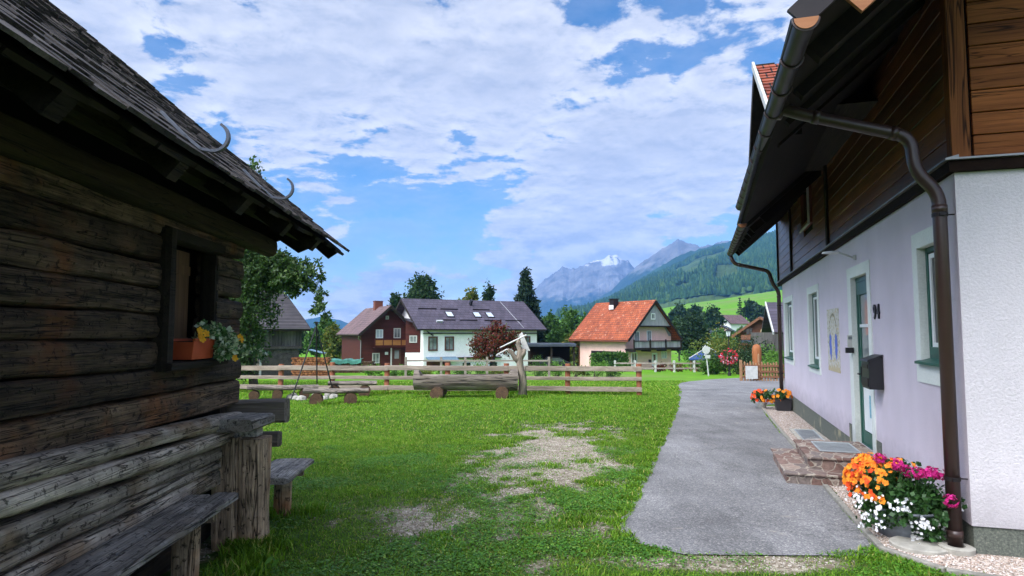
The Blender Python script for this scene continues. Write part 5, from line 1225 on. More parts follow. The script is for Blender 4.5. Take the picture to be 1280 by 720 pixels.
for i in range(11):
    a = 2*math.pi*i/11; x, y = -6.0+.62*math.cos(a)+random.uniform(-.05, .05), 19.45+.62*math.sin(a); r = random.uniform(.10, .16); z = gz(x, y)
    mb = MB(); vs = []; 
    mb.lathe((x, y, z-.02), [(r*.7, -.03), (r*1.05, r*.4), (r*.9, r*.9), (r*.4, r*1.2), (0, r*1.22)], 9, 1.0, random.uniform(.6, .9), random.random()*3)
    mb.v = [(v[0]+random.uniform(-.012, .012), v[1]+random.uniform(-.012, .012), v[2]+random.uniform(-.012, .012)) for v in mb.v]
    single('fire_stone', mb, MT['concrete'], 'pale boulder in the ring of stones under the fire tripod', 'stone', group='stones round the fire place')
# a few weeds at the cabin foot
for (x, y, r, lab) in [(-1.78, 4.75, .10, 'broad leaved green weed at the foot of the cabin bench, next to the bench leg'), (-1.98, 4.35, .07, 'small green weed under the cabin bench near the bottom edge of the photo')]:
    z = gz(x, y); t = thing('weed', lab, 'weed', (x, y, z)); part('foliage', leaf_quads(np.array([(x, y, z+.01)])+RNG.normal(size=(40, 3))*np.array([r*.5, r*.5, .02])+np.array([0, 0, .02]), .075, .35, up_bias=.1), MT['weed_leaf'], t)

# ================================================================== TREES AND SHRUBS, near and middle
tree('fruit_tree', 'leafy green fruit tree behind the cabin, reaching above its roof', (-9.6, 24, gz(-9.6, 24)),
     [(-10.3, 24, 3.0, 1.45, 1.5, 1.8, 5), (-10.4, 24, 5.1, 1.3, 1.3, 1.5, 3.0), (-9.3, 23.8, 4.1, 1.0, .9, .9, 2.2), (-8.8, 23.8, 4.0, .8, .7, .7, 1.2), (-9.9, 24.1, 7.3, .6, .6, 1.2, .45), (-10.4, 24, 1.0, 1.15, 1.2, 1.0, 2.2), (-8.2, 23.7, 3.75, .85, .7, .65, 1.5), (-7.5, 23.7, 3.7, .45, .4, .75, .40), (-7.15, 23.7, 2.7, .40, .5, .6, .26), (-6.8, 23.7, 2.2, .3, .4, .2, .06), (-9.6, 24, 6.1, .6, .7, .6, .3)],
     36000, .15, MT['leaf_fruit'], MT['bark'], .16, 6.5, limbs=16, clump=.2, aspect=.5, shell=.35)
tree('elder_tree', 'darker leafy tree against the old barn, left of the fruit tree', (-12.3, 27, gz(-12.3, 27)), [(-12.6, 27, 2.4, 1.3, 1.4, 2.4), (-13.2, 27, 4.4, 1.4, 1.3, 1.6)], 7000, .17, MT['leaf_fruit'], MT['bark'], .15, 5, clump=.25)

# ================================================================== HOUSES, fences and gardens beyond
def win_far(par, side, x, y, z, w, h, mf, mg='glass_dark', dep=.06, bars=True, fw=.09):
    """window on a wall: side '-y' faces -y at y, '+x' faces +x at x, '-x' faces -x at x; x/y is the wall plane, the other the centre"""
    def bx_(mb, a0, a1, c0, c1, d0, d1):
        if side == '-y': mb.box(x+a0, x+a1, y-d1, y-d0, z+c0, z+c1)
        elif side == '+x': mb.box(x+d0, x+d1, y+a0, y+a1, z+c0, z+c1)
        else: mb.box(x-d1, x-d0, y+a0, y+a1, z+c0, z+c1)
        return mb
    f = MB(); bx_(f, -w/2, -w/2+fw, 0, h, -.02, dep); bx_(f, w/2-fw, w/2, 0, h, -.02, dep); bx_(f, -w/2+fw, w/2-fw, h-fw, h, -.02, dep); bx_(f, -w/2+fw, w/2-fw, 0, fw, -.02, dep+.03)
    if bars: bx_(f, -.025, .025, fw, h-fw, -.02, dep*.8)
    wo = part('window', f, MT[mf], par); part('pane', bx_(MB(), -w/2+fw, w/2-fw, fw, h-fw, .003, .012), MT[mg], wo); return wo
def gable_house(name, label, cat, pivot, yaw, x0, x1, y0, y1, zb, ze, zr, m_wall, m_roof, over=.6, overy=.7, th_=.16, m_gable=None, m_soff='dark_timber', split=None, group=None):
    """ridge along local y; pivot at ground; z values are world heights"""
    t = thing(name, label, cat, ((x0+x1)/2, (y0+y1)/2, zb), yaw, (pivot[0], pivot[1], 0), group=group)
    xm = (x0+x1)/2; hw = (x1-x0)/2; sl = (zr-ze)/(hw+over); zw = ze+sl*over
    mb = MB(); mb.box(x0, x1, y0, y1, zb-.6, zw if not split else split)
    if split: pass
    part('wall', mb, MT[m_wall], t)
    g = MB(); z_ = zw if not split else split
    gp = [(x0, z_), (x0, zw-.03), (xm, zr-.08), (x1, zw-.03), (x1, z_)] if split else [(x0, zw), (xm, zr-.08), (x1, zw)]
    g.prism([(a, y0+.003, b) for a, b in gp], (0, y1-y0-.006, 0)); part('gable_wall', g, MT[m_gable or m_wall], t)
    r = MB()
    for sgn in (-1, 1):
        ex = xm+sgn*(hw+over); vs = [(ex, y0-overy, ze), (xm, y0-overy, zr), (xm, y1+overy, zr), (ex, y1+overy, ze)]
        nn_ = Vector((sgn*(zr-ze), 0, hw+over)).normalized()*th_
        vt = [tuple(Vector(v)+nn_) for v in vs]; vt[1] = (xm, y0-overy, zr+th_*1.15); vt[2] = (xm, y1+overy, zr+th_*1.15)
        r.add(vs+vt, [(0, 1, 2, 3), (4, 7, 6, 5), (0, 4, 5, 1), (2, 6, 7, 3), (3, 7, 4, 0)])
    ro = part('roof', r, MT[m_roof], t)
    for sgn in (-1, 1):
        for yy in (y0-overy-.02, y1+overy+.02):
            a = Vector((xm+sgn*(hw+over), yy, ze+.02)); b = Vector((xm, yy, zr+.02)); part('verge_board', MB().bar(a, b, .05, .26), MT[m_soff], ro)
        part('eave_board', MB().bar((xm+sgn*(hw+over+.03), y0-overy, ze+.05), (xm+sgn*(hw+over+.03), y1+overy, ze+.05), .06, .16), MT[m_soff], ro)
    return t, ro
# --- old barn behind the tree
bz = gz(-16, 44)
bn, bro = gable_house('old_barn', 'weathered grey barn with a grey shingle roof and stacked beams below', 'barn', (-14.15, 45), R(-45), -8.2, -.6, -10, -.5, bz, 1.85, 4.75, 'barn_wood_x', 'shingle_far', .6, .5, split=.80)
mb = MB()
y = -10.
while y < -.5: mb.box(-.61, -.56, y, y+.20, .78, 2.15); y += .215
part('boarding', mb, MT['barn_wood'], bn)
part('sill_beam', MB().box(-.62, -.40, -10.1, -.4, .60, .79), MT['barn_wood_x'], bn)
for z in (-.75, -.45, -.15, .12): part('beam', MB().beam((-.5, -6.2, z), (-.5, -3.4, z), .2, .2, seg=8, am=.03, sq=3.5), MT['rail_wood'], bn)
part('frame', MB().box(-.40, -.32, -3.4, -3.28, bz, .55).box(-.40, -.32, -6.3, -6.18, bz, .55).box(-.39, -.33, -6.18, -3.4, .35, .47), MT['dirty_white'], bn)
# --- firewood
wz = gz(-13.4, 43); ws = thing('firewood_stack', 'tall stack of orange brown split firewood under a tin sheet beside the barn', 'firewood', (-13.4, 43, wz), group=None)
mb = MB(); lg = []
for r_ in range(9):
    for c_ in range(17):
        x = -14.55+c_*.142+(.07 if r_ % 2 else 0); z = wz+.09+r_*.142; mb.beam((x, 42.6, z), (x, 43.3, z), .14, .14, seg=1, am=.02, sq=2.2, k=7)
part('logs', mb, MT['split_log'], ws)
part('tin_cover', MB().bar((-13.5, 43, wz+1.80), (-12.5, 43, wz+1.55), .8, .04), MT['tarp_blue'], ws)
wz = gz(-13.6, 55); ws2 = thing('firewood_stack', 'low stack of pale firewood partly under a green tarpaulin, before the red brown house', 'firewood', (-13.6, 55, wz))
mb = MB()
for r_ in range(6):
    for c_ in range(22):
        x = -15.4+c_*.165+(.08 if r_ % 2 else 0); z = wz+.1+r_*.165; mb.beam((x, 54.6, z), (x, 55.4, z), .16, .16, seg=1, am=.02, sq=2.2, k=7)
part('logs', mb, MT['log_end'], ws2)
mb = MB(); n = 16
for i in range(n):
    x0_, x1_ = -15.5+i*.17, -15.5+(i+1)*.17; h0, h1 = [wz+1.12+.05*math.sin(q*.9)+.03*math.sin(q*2.1) for q in (i, i+1)]
    mb.add([(x0_, 54.5, h0-.30), (x1_, 54.5, h1-.34), (x1_, 54.55, h1), (x0_, 54.55, h0), (x1_, 55.5, h1+.05), (x0_, 55.5, h0+.05)], [(0, 1, 2, 3), (3, 2, 4, 5)])
part('tarpaulin', mb, MT['tarp_green'], ws2)

# --- red brown chalet
bz = gz(-14, 70); CY = R(28); CP = (-16.2, 68)
ch, cro = gable_house('chalet', 'dark red wooden chalet with a balcony and a brick chimney', 'house', CP, CY, .45, 6.5, .9, 9.6, bz-.1, 1.45, 4.55, 'chalet_red', 'tile_brown', .45, .9)
part('chimney', MB().box(3.0, 3.9, 4.6, 5.4, 3.6, 5.35).box(2.95, 3.95, 4.55, 5.45, 5.36, 5.42), MT['iron_red'], cro)
bl = MB(); bl.box(1.7, 5.5, -.05, .88, .10, .22)
ba_ = part('balcony', bl, MT['chalet_red'], ch)
part('panel', MB().box(1.75, 5.45, -.10, -.04, .40, .95), MT['chalet_balcony'], ba_)
f = MB(); f.box(1.65, 5.55, -.12, -.02, 1.0, 1.08); f.box(1.65, 5.55, -.12, -.02, .28, .36)
for x in (1.7, 2.6, 3.6, 4.6, 5.45): f.box(x-.05, x+.05, -.13, -.11, .3, 1.05)
part('railing', f, MT['chalet_red'], ba_)
for (x, z, w, h, nm, g_) in [(2.45, 1.15, .8, .95, 'white_paint', 'glass_sky'), (4.45, 1.15, .8, 1.1, 'dirty_white', 'glass_grey'), (3.3, 3.2, .35, .4, 'dirty_white', 'glass_dark'), (2.1, -1.55, .8, 1.1, 'dirty_white', 'glass_grey')]:
    win_far(ch, '-y', x, .9, z, w, h, nm, g_)
d_ = part('door', MB().box(3.9, 4.9, .82, .9, bz, .0), MT['window_brown'], ch); part('pane', MB().box(4.15, 4.65, .79, .815, -1.1, -.2), MT['glass_grey'], d_)
part('sign', MB().box(3.1, 3.45, .84, .89, -.65, -.35), MT['white_paint'], ch, 'small white board on the chalet wall')
part('post', MB().box(3.55, 3.67, .2, .32, bz, .12).box(5.3, 5.42, .2, .32, bz, .12), MT['dirty_white'], ch)
part('downpipe', MB().tube([(.0, .1, 1.4), (.1, .7, 1.1), (.42, .86, .9), (.42, .86, bz)], .05, 6), MT['grey_metal'], ch)
# --- long white house with the violet roof
bz = gz(-4, 68); LYW = R(-62); LP = (-9.4, 66)
lh, lro = gable_house('long_house', 'long white farmhouse with a violet grey roof and three skylights', 'house', LP, LYW, -10.2, -.65, .55, 14.2, bz-.2, 2.0, 5.35, 'white_wall', 'tile_violet', .65, .9)
mb = MB(); mb.box(-.655, -.60, .5, 14.25, 1.35, 2.05)
for y in (1.35, 3.0, 5.75): pass
for y in (1.0, 2.85, 6.3, 9.3, 12.2): win_far(lh, '+x', -.65, y+.6, -.15, 1.05, 1.5, 'window_brown', 'glass_grey', fw=.13)
part('eave_shadow_board', MB().box(-.64, -.45, .5, 14.2, 1.62, 1.70), MT['dark_timber'], lh)
part('canopy', MB().prism([(-.64, .8, -.85), (-.64, .8, -.78), (.35, .8, -1.08), (.35, .8, -1.15)], (0, 3.4, 0)), MT['tarp_blue'], lh)
part('ledge', MB().box(-.64, -.2, 4.4, 9.5, -1.0, -.86), MT['dark_timber'], lh)
part('door', MB().box(-.64, -.60, .9, 3.6, bz, -1.2), MT['window_brown'], lh)
for y in (5.0, 8.2): part('basement_window', MB().box(-.64, -.60, y, y+.9, bz+.15, bz+.75), MT['glass_dark'], lh)
rsl = Vector((-5.425-0, 0, 5.35-2.0)); rsl = Vector((-1, 0, (5.35-2.0)/5.425)).normalized(); rn_ = Vector((rsl.z, 0, -rsl.x))
def on_roof(f, y, up=.18): return Vector((0, y, 2.0))+rsl*(f*6.37)+rn_*up
for y in (4.2, 7.5, 9.1): 
    s_ = part('skylight', MB().obox(on_roof(.47, y, .20), rsl*.55, (0, .42, 0), rn_*.05), MT['dark_metal'], lro); part('pane', MB().obox(on_roof(.47, y, .256), rsl*.46, (0, .34, 0), rn_*.006), MT['glass_sky'], s_)
part('vent', MB().obox(on_roof(.84, 7.6, .45), rsl*.2, (0, .12, 0), rn_*.35), MT['black_plastic'], lro)
part('vent', MB().obox(on_roof(.22, 2.5, .25), rsl*.12, (0, .35, 0), rn_*.12), MT['sign_grey'], lro)
for f_, ys_, in ((.66, (2., 4.6, 8.5)), (.28, (3.4, 6., 9., 11.6))):
    for y in ys_: part('snow_guard', MB().obox(on_roof(f_, y, .21), rsl*.03, (0, 1.05, 0), rn_*.05), MT['dark_metal'], lro)
part('lightning_wire', MB().tube([on_roof(.98, 11.8, .2), on_roof(.03, 12.2, .2)], .02, 5), MT['sign_grey'], lro)
# linking gable between chalet and long house
lk_ = thing('link_building', 'low dark red wing with a white garage wall between the chalet and the long house', 'building', (-9.9, 68, bz))
mb = MB(); mb.prism([(-11.2, 67.6, -.35), (-11.2, 67.6, 3.1), (-10.1, 67.6, 2.6), (-8.65, 67.6, 1.5), (-8.65, 67.6, -.35)], (0, 5, 0)); part('upper_wall', mb, MT['chalet_red'], lk_)
part('wall', MB().box(-11.2, -8.6, 67.5, 72, bz-.5, -.35), MT['white_wall'], lk_)
part('roof', MB().prism([(-11.3, 67.0, 3.3), (-10.1, 67.0, 2.8), (-8.3, 67.0, 1.55), (-8.3, 67.0, 1.42), (-10.15, 67.0, 2.66), (-11.3, 67.0, 3.15)], (0, 5, 0)), MT['tile_violet'], lk_)
win_far(lk_, '-y', -10.4, 67.6, .7, .8, .75, 'dirty_white', 'glass_grey')
part('downpipe', MB().tube([(-8.2, 67.2, 1.5), (-8.5, 67.4, 1.2), (-8.5, 67.45, bz)], .07, 6), MT['dirty_white'], lk_)

# --- carport right of the long house
cz_ = gz(4.5, 62); cp_ = thing('carport', 'low dark carport with a black sheet roof beside the spruce', 'carport', (4.2, 62, cz_))
part('roof', MB().box(1.4, 6.0, 60, 65, .45, .72), MT['slate_blue'], cp_); part('back_wall', MB().box(1.6, 5.8, 64.6, 64.8, cz_-.3, .45), MT['dark_band'], cp_)
for x in (1.6, 3.7, 5.8): part('post', MB().box(x-.08, x+.08, 60.2, 60.36, cz_-.2, .45), MT['dark_timber'], cp_)
cw = thing('parked_car', 'dark car standing in the shade of the carport', 'car', (3.9, 61.4, cz_))
mb = MB(); mb.prism([(2.3, 61, cz_+.28), (2.25, 61, cz_+.75), (2.9, 61, cz_+.95), (3.35, 61, cz_+1.38), (4.6, 61, cz_+1.40), (5.2, 61, cz_+.98), (5.6, 61, cz_+.85), (5.65, 61, cz_+.3)], (0, 1.7, 0)); part('body', mb, MT['car_black'], cw, bevel=.05)
for x in (2.95, 4.95):
    w_ = part('wheel', MB().tube([(x, 60.95, cz_+.32), (x, 61.2, cz_+.32)], .32, 16), MT['black_plastic'], cw)
    part('rim', MB().tube([(x, 60.93, cz_+.32), (x, 60.96, cz_+.32)], .19, 12), MT['sign_grey'], w_)
part('window', MB().prism([(3.1, 60.98, cz_+.98), (3.45, 60.98, cz_+1.30), (4.5, 60.98, cz_+1.32), (4.95, 60.98, cz_+1.0)], (0, .018, 0)), MT['glass_grey'], cw)

# --- pink house with the orange roof
PYW = R(36); PP = (12.7, 70); bz = gz(16, 74)-.05
ph, pro = gable_house('pink_house', 'pink house with a bright orange tiled roof and a balcony in its gable', 'house', PP, PYW, .75, 8.3, 1.1, 8.7, bz, .85, 5.30, 'pink_wall', 'tile_red', .75, 1.1, split=1.35, m_gable='silver_boards')
g = MB(); g.box(.78, 8.27, 1.09, 1.8, .2, 1.35); 
part('chimney', MB().box(3.4, 4.2, 5.6, 6.3, 4.6, 5.75).box(3.3, 4.3, 5.5, 6.4, 5.76, 5.84), MT['dark_metal'], pro)
part('flashing', MB().box(3.3, 3.42, 5.6, 6.3, 4.55, 5.05), MT['white_paint'], pro)
# gable: recessed pink storey behind the balcony, silver boards above, built out over it
up_ = MB(); xm = 4.525; sl = (5.30-.85)/4.525
def gx(z): return (5.20-z)/sl
up_.prism([(xm-gx(2.55), .30, 2.55), (xm, .30, 5.15), (xm+gx(2.55), .30, 2.55)], (0, .85, 0)); gb_ = part('gable_front', up_, MT['silver_boards'], ph)
part('beam', MB().box(xm-gx(2.4)-.1, xm+gx(2.4)+.1, .26, 1.1, 2.40, 2.54), MT['dark_timber'], ph)
part('upper_storey', MB().prism([(xm-gx(.9)+.35, 1.05, .3), (xm-gx(2.4)+.3, 1.05, 2.4), (xm+gx(2.4)-.3, 1.05, 2.4), (xm+gx(.9)-.35, 1.05, .3)], (0, .04, 0)), MT['pink_wall'], ph)
bal = part('balcony', MB().box(.55, 8.5, -.25, 1.09, -.18, -.02), MT['dark_timber'], ph)
f = MB(); f.box(.55, 8.5, -.28, -.20, .78, .88); f.box(.55, 8.5, -.28, -.20, .0, .08)
for x in (.6, 3.2, 5.8, 8.45): f.box(x-.07, x+.07, -.30, -.18, -.15, 1.0)
part('railing', f, MT['dark_timber'], bal)
f = MB(); x = .68
while x < 8.4: f.box(x, x+.15, -.19, -.16, .08, .76); x += .165
part('boarding', f, MT['silver_boards'], bal)
for x in (.7, 3.2, 5.8, 8.35): part('bracket', MB().box(x-.08, x+.08, -.3, 1.08, -.36, -.185), MT['dark_timber'], bal)
win_far(ph, '-y', xm-.2, .30, 3.25, .65, .7, 'white_paint', 'glass_dark'); win_far(ph, '-y', xm-.1, 1.04, .75, .75, 1.25, 'white_paint', 'glass_grey'); win_far(ph, '-y', xm-2.1, 1.04, .3, .8, 1.6, 'white_paint', 'glass_grey')
win_far(ph, '-y', 2.0, 1.1, -1.95, .95, 1.5, 'white_paint', 'glass_grey'); win_far(ph, '-y', 7.0, 1.1, -1.25, .95, .85, 'white_paint', 'glass_sky')
d_ = part('door', MB().box(4.9, 5.8, 1.02, 1.09, bz, -.55), MT['white_paint'], ph); part('pane', MB().box(5.1, 5.45, 1.0, 1.015, -1.5, -.75), MT['glass_dark'], d_)
part('letter_box', MB().box(4.35, 4.65, .95, 1.09, -1.65, -1.3), MT['black_plastic'], ph)
mb = MB(); mb.box(.70, .748, 3.0, 6.7, bz, -.35); part('garage_opening', mb, MT['interior'], ph)
part('gutter', MB().tube([(-.06, -.0, .80), (-.06, 9.8, .80)], .08, 8), MT['iron_red'], pro)
part('downpipe', MB().tube([(-.06, 9.6, .72), (.3, 9.2, .35), (.68, 8.75, .0), (.68, 8.75, bz)], .06, 6), MT['iron_red'], ph)
# hedge before it
def box_hedge(nm, lab, x0, x1, y0, y1, z0, z1, n, leaf, mat_, group=None):
    t = thing(nm, lab, 'hedge', ((x0+x1)/2, (y0+y1)/2, z0), group=group)
    p = np.stack([RNG.uniform(x0, x1, n), RNG.uniform(y0, y1, n), z0+(z1-z0)*RNG.random(n)**.7], 1); p += (fbm(p[:, 0]*1.3, p[:, 2]*1.3+p[:, 1], 3)[:, None]-.5)*np.array([.1, .5, .5])
    part('foliage', leaf_quads(p, leaf, .7), MT[mat_], t)
    part('stem', MB().box(x0+.15, x1-.15, y0+.25, y1-.2, z0-.2, z0+(z1-z0)*.75), MT['leaf_hedge'], t); return t
box_hedge('garden_hedge', 'clipped green hedge in front of the pink house wall', 8.5, 12.4, 68.4, 69.4, gz(10, 69), -.45, 4500, .22, 'leaf_mid')
# houses at the right edge
bz = gz(25, 70)
bh, bhr = gable_house('brown_house', 'timber and yellow house with a grey roof behind the picket fence', 'house', (24.0, 70), R(-25), .5, 5.3, 1.0, 9, bz, 1.25, 3.35, 'yellow_wall', 'slate_blue', .6, .9, split=-.2, m_gable='brown_timber', m_soff='brown_timber')
cb_ = part('canopy', MB().box(1.2, 5.9, -2.6, .9, .45, .70), MT['brown_timber'], bh); part('canopy_roof', MB().box(1.1, 6.0, -2.7, .95, .705, .92), MT['slate_blue'], cb_)
part('balcony', MB().box(.9, 3.0, .1, .95, 1.0, 1.5), MT['brown_timber'], bh)
win_far(bh, '-y', 1.7, 1.0, 1.5, .8, .8, 'brown_timber', 'glass_dark'); part('stone_wall', MB().box(2.9, 5.25, .6, .98, .93, 2.1), MT['yellow_wall'], bh)
for x in (1.4, 5.7): part('post', MB().box(x-.1, x+.1, -2.5, -2.3, bz, .44), MT['brown_timber'], bh)
sh_ = thing('dark_roofed_house', 'dark roofed house with a white verge just behind the downpipe of the lavender house', 'house', (25, 52, gz(24, 52)))
mb = MB(); mb.add([(20.0, 49, 1.75), (30, 49, 1.75), (30, 54, 4.3), (21.45, 54, 4.3), (20.0, 49, 1.62), (30, 49, 1.62), (30, 54, 4.15), (21.45, 54, 4.15)], [(0, 1, 2, 3), (7, 6, 5, 4), (0, 4, 5, 1), (1, 5, 6, 2), (2, 6, 7, 3), (3, 7, 4, 0)])
mb.add([(21.45, 54, 4.3), (30, 54, 4.3), (30, 59, 1.75), (22.9, 59, 1.75), (21.45, 54, 4.15), (30, 54, 4.15), (30, 59, 1.6), (22.9, 59, 1.6)], [(0, 1, 2, 3), (7, 6, 5, 4), (0, 4, 5, 1), (1, 5, 6, 2), (2, 6, 7, 3), (3, 7, 4, 0)])
part('roof', mb, MT['tile_violet'], sh_)
part('verge_board', MB().bar((19.95, 48.95, 1.68), (21.40, 54, 4.24), .10, .24), MT['dirty_white'], sh_); part('wall', MB().box(21.6, 29.5, 50, 58, gz(24, 52)-.3, 1.75), MT['barn_wood'], sh_)
win_far(sh_, '-y', 24, 50, -.6, 1.2, 1.3, 'dirty_white', 'glass_dark')

# --- garden fence before the long house
gf = thing('garden_fence', 'grey two rail garden fence in front of the long white house', 'fence', (-1, 40, gz(-1, 40)))
px_ = [-6.6, -4.4, -2.9, -1.55, .35, 2.3]
for i, x in enumerate(px_):
    z = gz(x, 40); part('post', MB().box(x-.07, x+.07, 39.95, 40.07, z-.2, z+1.30), MT['garden_rail'], gf)
for a, b in zip(px_[:-1], px_[1:]):
    for zz in (.62, 1.02): part('rail', MB().box(a+.04, b-.04, 39.90, 39.945, gz(a, 40)+zz, gz(a, 40)+zz+.10), MT['garden_rail'], gf)
# plants along it: each its own bush
gl = ['low pale green shrub', 'bushy dark green shrub', 'spreading light green shrub', 'small yellow green shrub']
for i, x in enumerate([-9.4, -8.2, -7.0, -5.8, -4.6, -3.4, -2.2, -.9, .3, 1.6, 2.9, 4.2, 5.4, 6.5]):
    y = 42+random.uniform(-.8, .8); z = gz(x, y); h = random.uniform(.55, .95) if x < 1.2 else random.uniform(.8, 1.25); k = i % 4
    where = ['before the chalet end', 'near the white garage wall', 'behind the left part of the garden fence', 'behind the garden fence posts', 'left of the red maple', 'under the red maple', 'beneath the red maple', 'behind the fountain post', 'right of the fountain post', 'below the carport', 'before the carport', 'between carport and pink house', 'left of the pink house hedge', 'near the pink house hedge'][i]
    shrub('garden_shrub', gl[k]+' '+where, (x, y, z), [(x, y, z+h*.5, .75, .6, h*.6), (x+.3, y-.2, z+h*.35, .6, .5, h*.5)], 900, .11, MT[['leaf_light', 'leaf_mid', 'leaf_light', 'leaf_olive'][k]], group='shrubs along the garden fence')
# red maple
tree('red_maple', 'dark red maple in front of the white farmhouse', (-1.35, 48, gz(-1, 48)), [(-1.3, 48, .95, 1.75, 1.4, 1.25, 5), (-2.1, 48, .5, 1.1, 1., 1.0, 2), (-.2, 48, 1.25, 1.1, .9, .8, 2.2), (-1.0, 48, 2.1, .8, .7, .6, 1)], 7500, .17, MT['leaf_maple'], MT['bark'], .12, 1.2, clump=.25, shell=.3)
# white rail fence before the pink house
wf_ = thing('paddock_fence', 'pale post and rail fence in front of the pink house', 'fence', (14, 58, gz(14, 58)))
pts_ = [(9.6, 60), (11.3, 59.2), (13.0, 58.4), (14.6, 58), (16.4, 58), (18.2, 58.2)]
for (x, y) in pts_: z = gz(x, y); part('post', MB().box(x-.09, x+.09, y-.08, y+.08, z-.2, z+1.05), MT['dirty_white'], wf_)
for (a, b) in zip(pts_[:-1], pts_[1:]):
    for zz in (.35, .8): part('rail', MB().bar((a[0]+.05, a[1]-.11, gz(*a)+zz), (b[0]-.05, b[1]-.11, gz(*b)+zz), .05, .13), MT['garden_rail'], wf_)
for i, (x, y, r, h, mt_, lab) in enumerate([(10.6, 60.6, .8, .9, 'leaf_mid', 'low green shrub behind the left end of the pale rail fence'), (13.6, 59.6, .7, .8, 'leaf_maple', 'reddish low shrub behind the pale rail fence'), (15.4, 59.6, .8, .8, 'leaf_maple', 'brownish red shrub right of the pink house door'), (17.4, 60, .9, 1., 'leaf_mid', 'green shrub before the blue garden pavilion'),
                                        (18.2, 66, 1.0, 2.3, 'leaf_light', 'tall light green bush at the right corner of the pink house'), (19.0, 60.5, .7, .9, 'leaf_light', 'light green bush left of the round road sign')]):
    z = gz(x, y); shrub('flower_bush', lab, (x, y, z), [(x, y, z+h*.5, r, r*.8, h*.55)], 700, .16, MT[mt_])
# garden pavilion
pvz = gz(19.5, 62); pv = thing('garden_pavilion', 'small garden pavilion with a pointed blue striped roof', 'pavilion', (18.9, 62, pvz))
mb = MB(); ap_ = (18.9, 62, .35); rim = [(18.9+1.85*math.cos(R(a)), 62+1.85*math.sin(R(a)), -.75) for a in range(0, 360, 60)]
mb.add([ap_]+rim+[(x, y, z-.14) for x, y, z in rim], [(0, 1+i, 1+(i+1) % 6) for i in range(6)]+[(1+i, 7+i, 7+(i+1) % 6, 1+(i+1) % 6) for i in range(6)]+[tuple(range(12, 6, -1))]); pr2 = part('roof', mb, MT['blue_awning'], pv)
mb = MB()
for (x, y, z) in rim: mb.tube([Vector(ap_)+Vector((0, 0, .02)), (x, y, z+.02)], .05, 5)
part('seam', mb, MT['dirty_white'], pr2)
for (x, y, z) in rim: part('post', MB().tube([(18.9+(x-18.9)*.9, 62+(y-62)*.9, pvz-.1), (18.9+(x-18.9)*.9, 62+(y-62)*.9, -.85)], .07, 6), MT['brown_timber'], pv)
part('railing', MB().lathe((18.9, 62, pvz), [(1.5, 0), (1.5, .8), (1.42, .8), (1.42, 0)], 6), MT['brown_timber'], pv)

# --- road sign, street lamp with its flower ball
z = gz(13.45, 44.6); sg = thing('road_sign', 'round grey backed road sign with a small plate on a pale pole', 'road sign', (13.45, 44.6, z))
part('pole', MB().tube([(13.62, 44.6, z-.2), (13.42, 44.6, z+2.15)], .045, 8), MT['dirty_white'], sg)
part('disc', MB().tube([(13.44, 44.54, z+1.80), (13.44, 44.50, z+1.80)], .27, 24), MT['dirty_white'], sg); part('plate', MB().box(13.38, 13.72, 44.50, 44.53, z+1.22, z+1.45), MT['dirty_white'], sg)
x, y = 15.25, 45.2; z = gz(x, y); sl_ = thing('street_lamp', 'old style street lamp with a lantern head above a flower ball', 'street lamp', (x, y, z))
part('post', MB().tube([(x, y, z-.1), (x, y, z+.3), (x, y, z+2.75)], [.06, .045, .035], 10).lathe((x, y, z-.05), [(.12, 0), (.12, .25), (.06, .32), (0, .33)], 12), MT['black_iron'], sl_)
hd = part('lantern', MB().lathe((x, y, z+2.72), [(.10, 0), (.16, .03), (.16, .05), (0, .05)], 6), MT['black_iron'], sl_); part('cap', MB().lathe((x, y, z+3.12), [(.24, 0), (.21, .05), (.07, .16), (.03, .22), (0, .25)], 6), MT['black_iron'], hd)
for a in range(0, 360, 60): part('bar', MB().tube([(x+.14*math.cos(R(a)), y+.14*math.sin(R(a)), z+2.76), (x+.21*math.cos(R(a)), y+.21*math.sin(R(a)), z+3.13)], .012, 4), MT['black_iron'], hd)
part('glass', MB().lathe((x, y, z+2.77), [(.12, 0), (.19, .35), (0, .35)], 6), MT['lamp_glass'], hd)
fbz = z+1.32; fb2 = thing('flower_ball', 'round ball of red and white petunias hanging on the lamp post', 'flower ball', (x, y, fbz-.55))
part('foliage', leaf_quads(crown_points([(x, y, fbz, .52, .52, .50)], 1000, .25, shell=.2), .10, .8), MT['leaf_pot'], fb2)
for nm, mt_, n, cond in (('red_bloom', 'petal_crimson', 230, lambda p: True), ('pale_bloom', 'petal_pink', 75, lambda p: p[2] < fbz+.12 and p[0] < x+.45)):
    d = RNG.normal(size=(n*3, 3)); d /= np.linalg.norm(d, axis=1)[:, None]; p = np.array([x, y, fbz])+d*np.array([.58, .58, .54])*RNG.uniform(.88, 1.06, (n*3, 1)); p = np.array([q_ for q_ in p if cond(q_)])[:n]
    part(nm, leaf_quads(p, .13, .95, up_bias=0), MT[mt_], fb2)
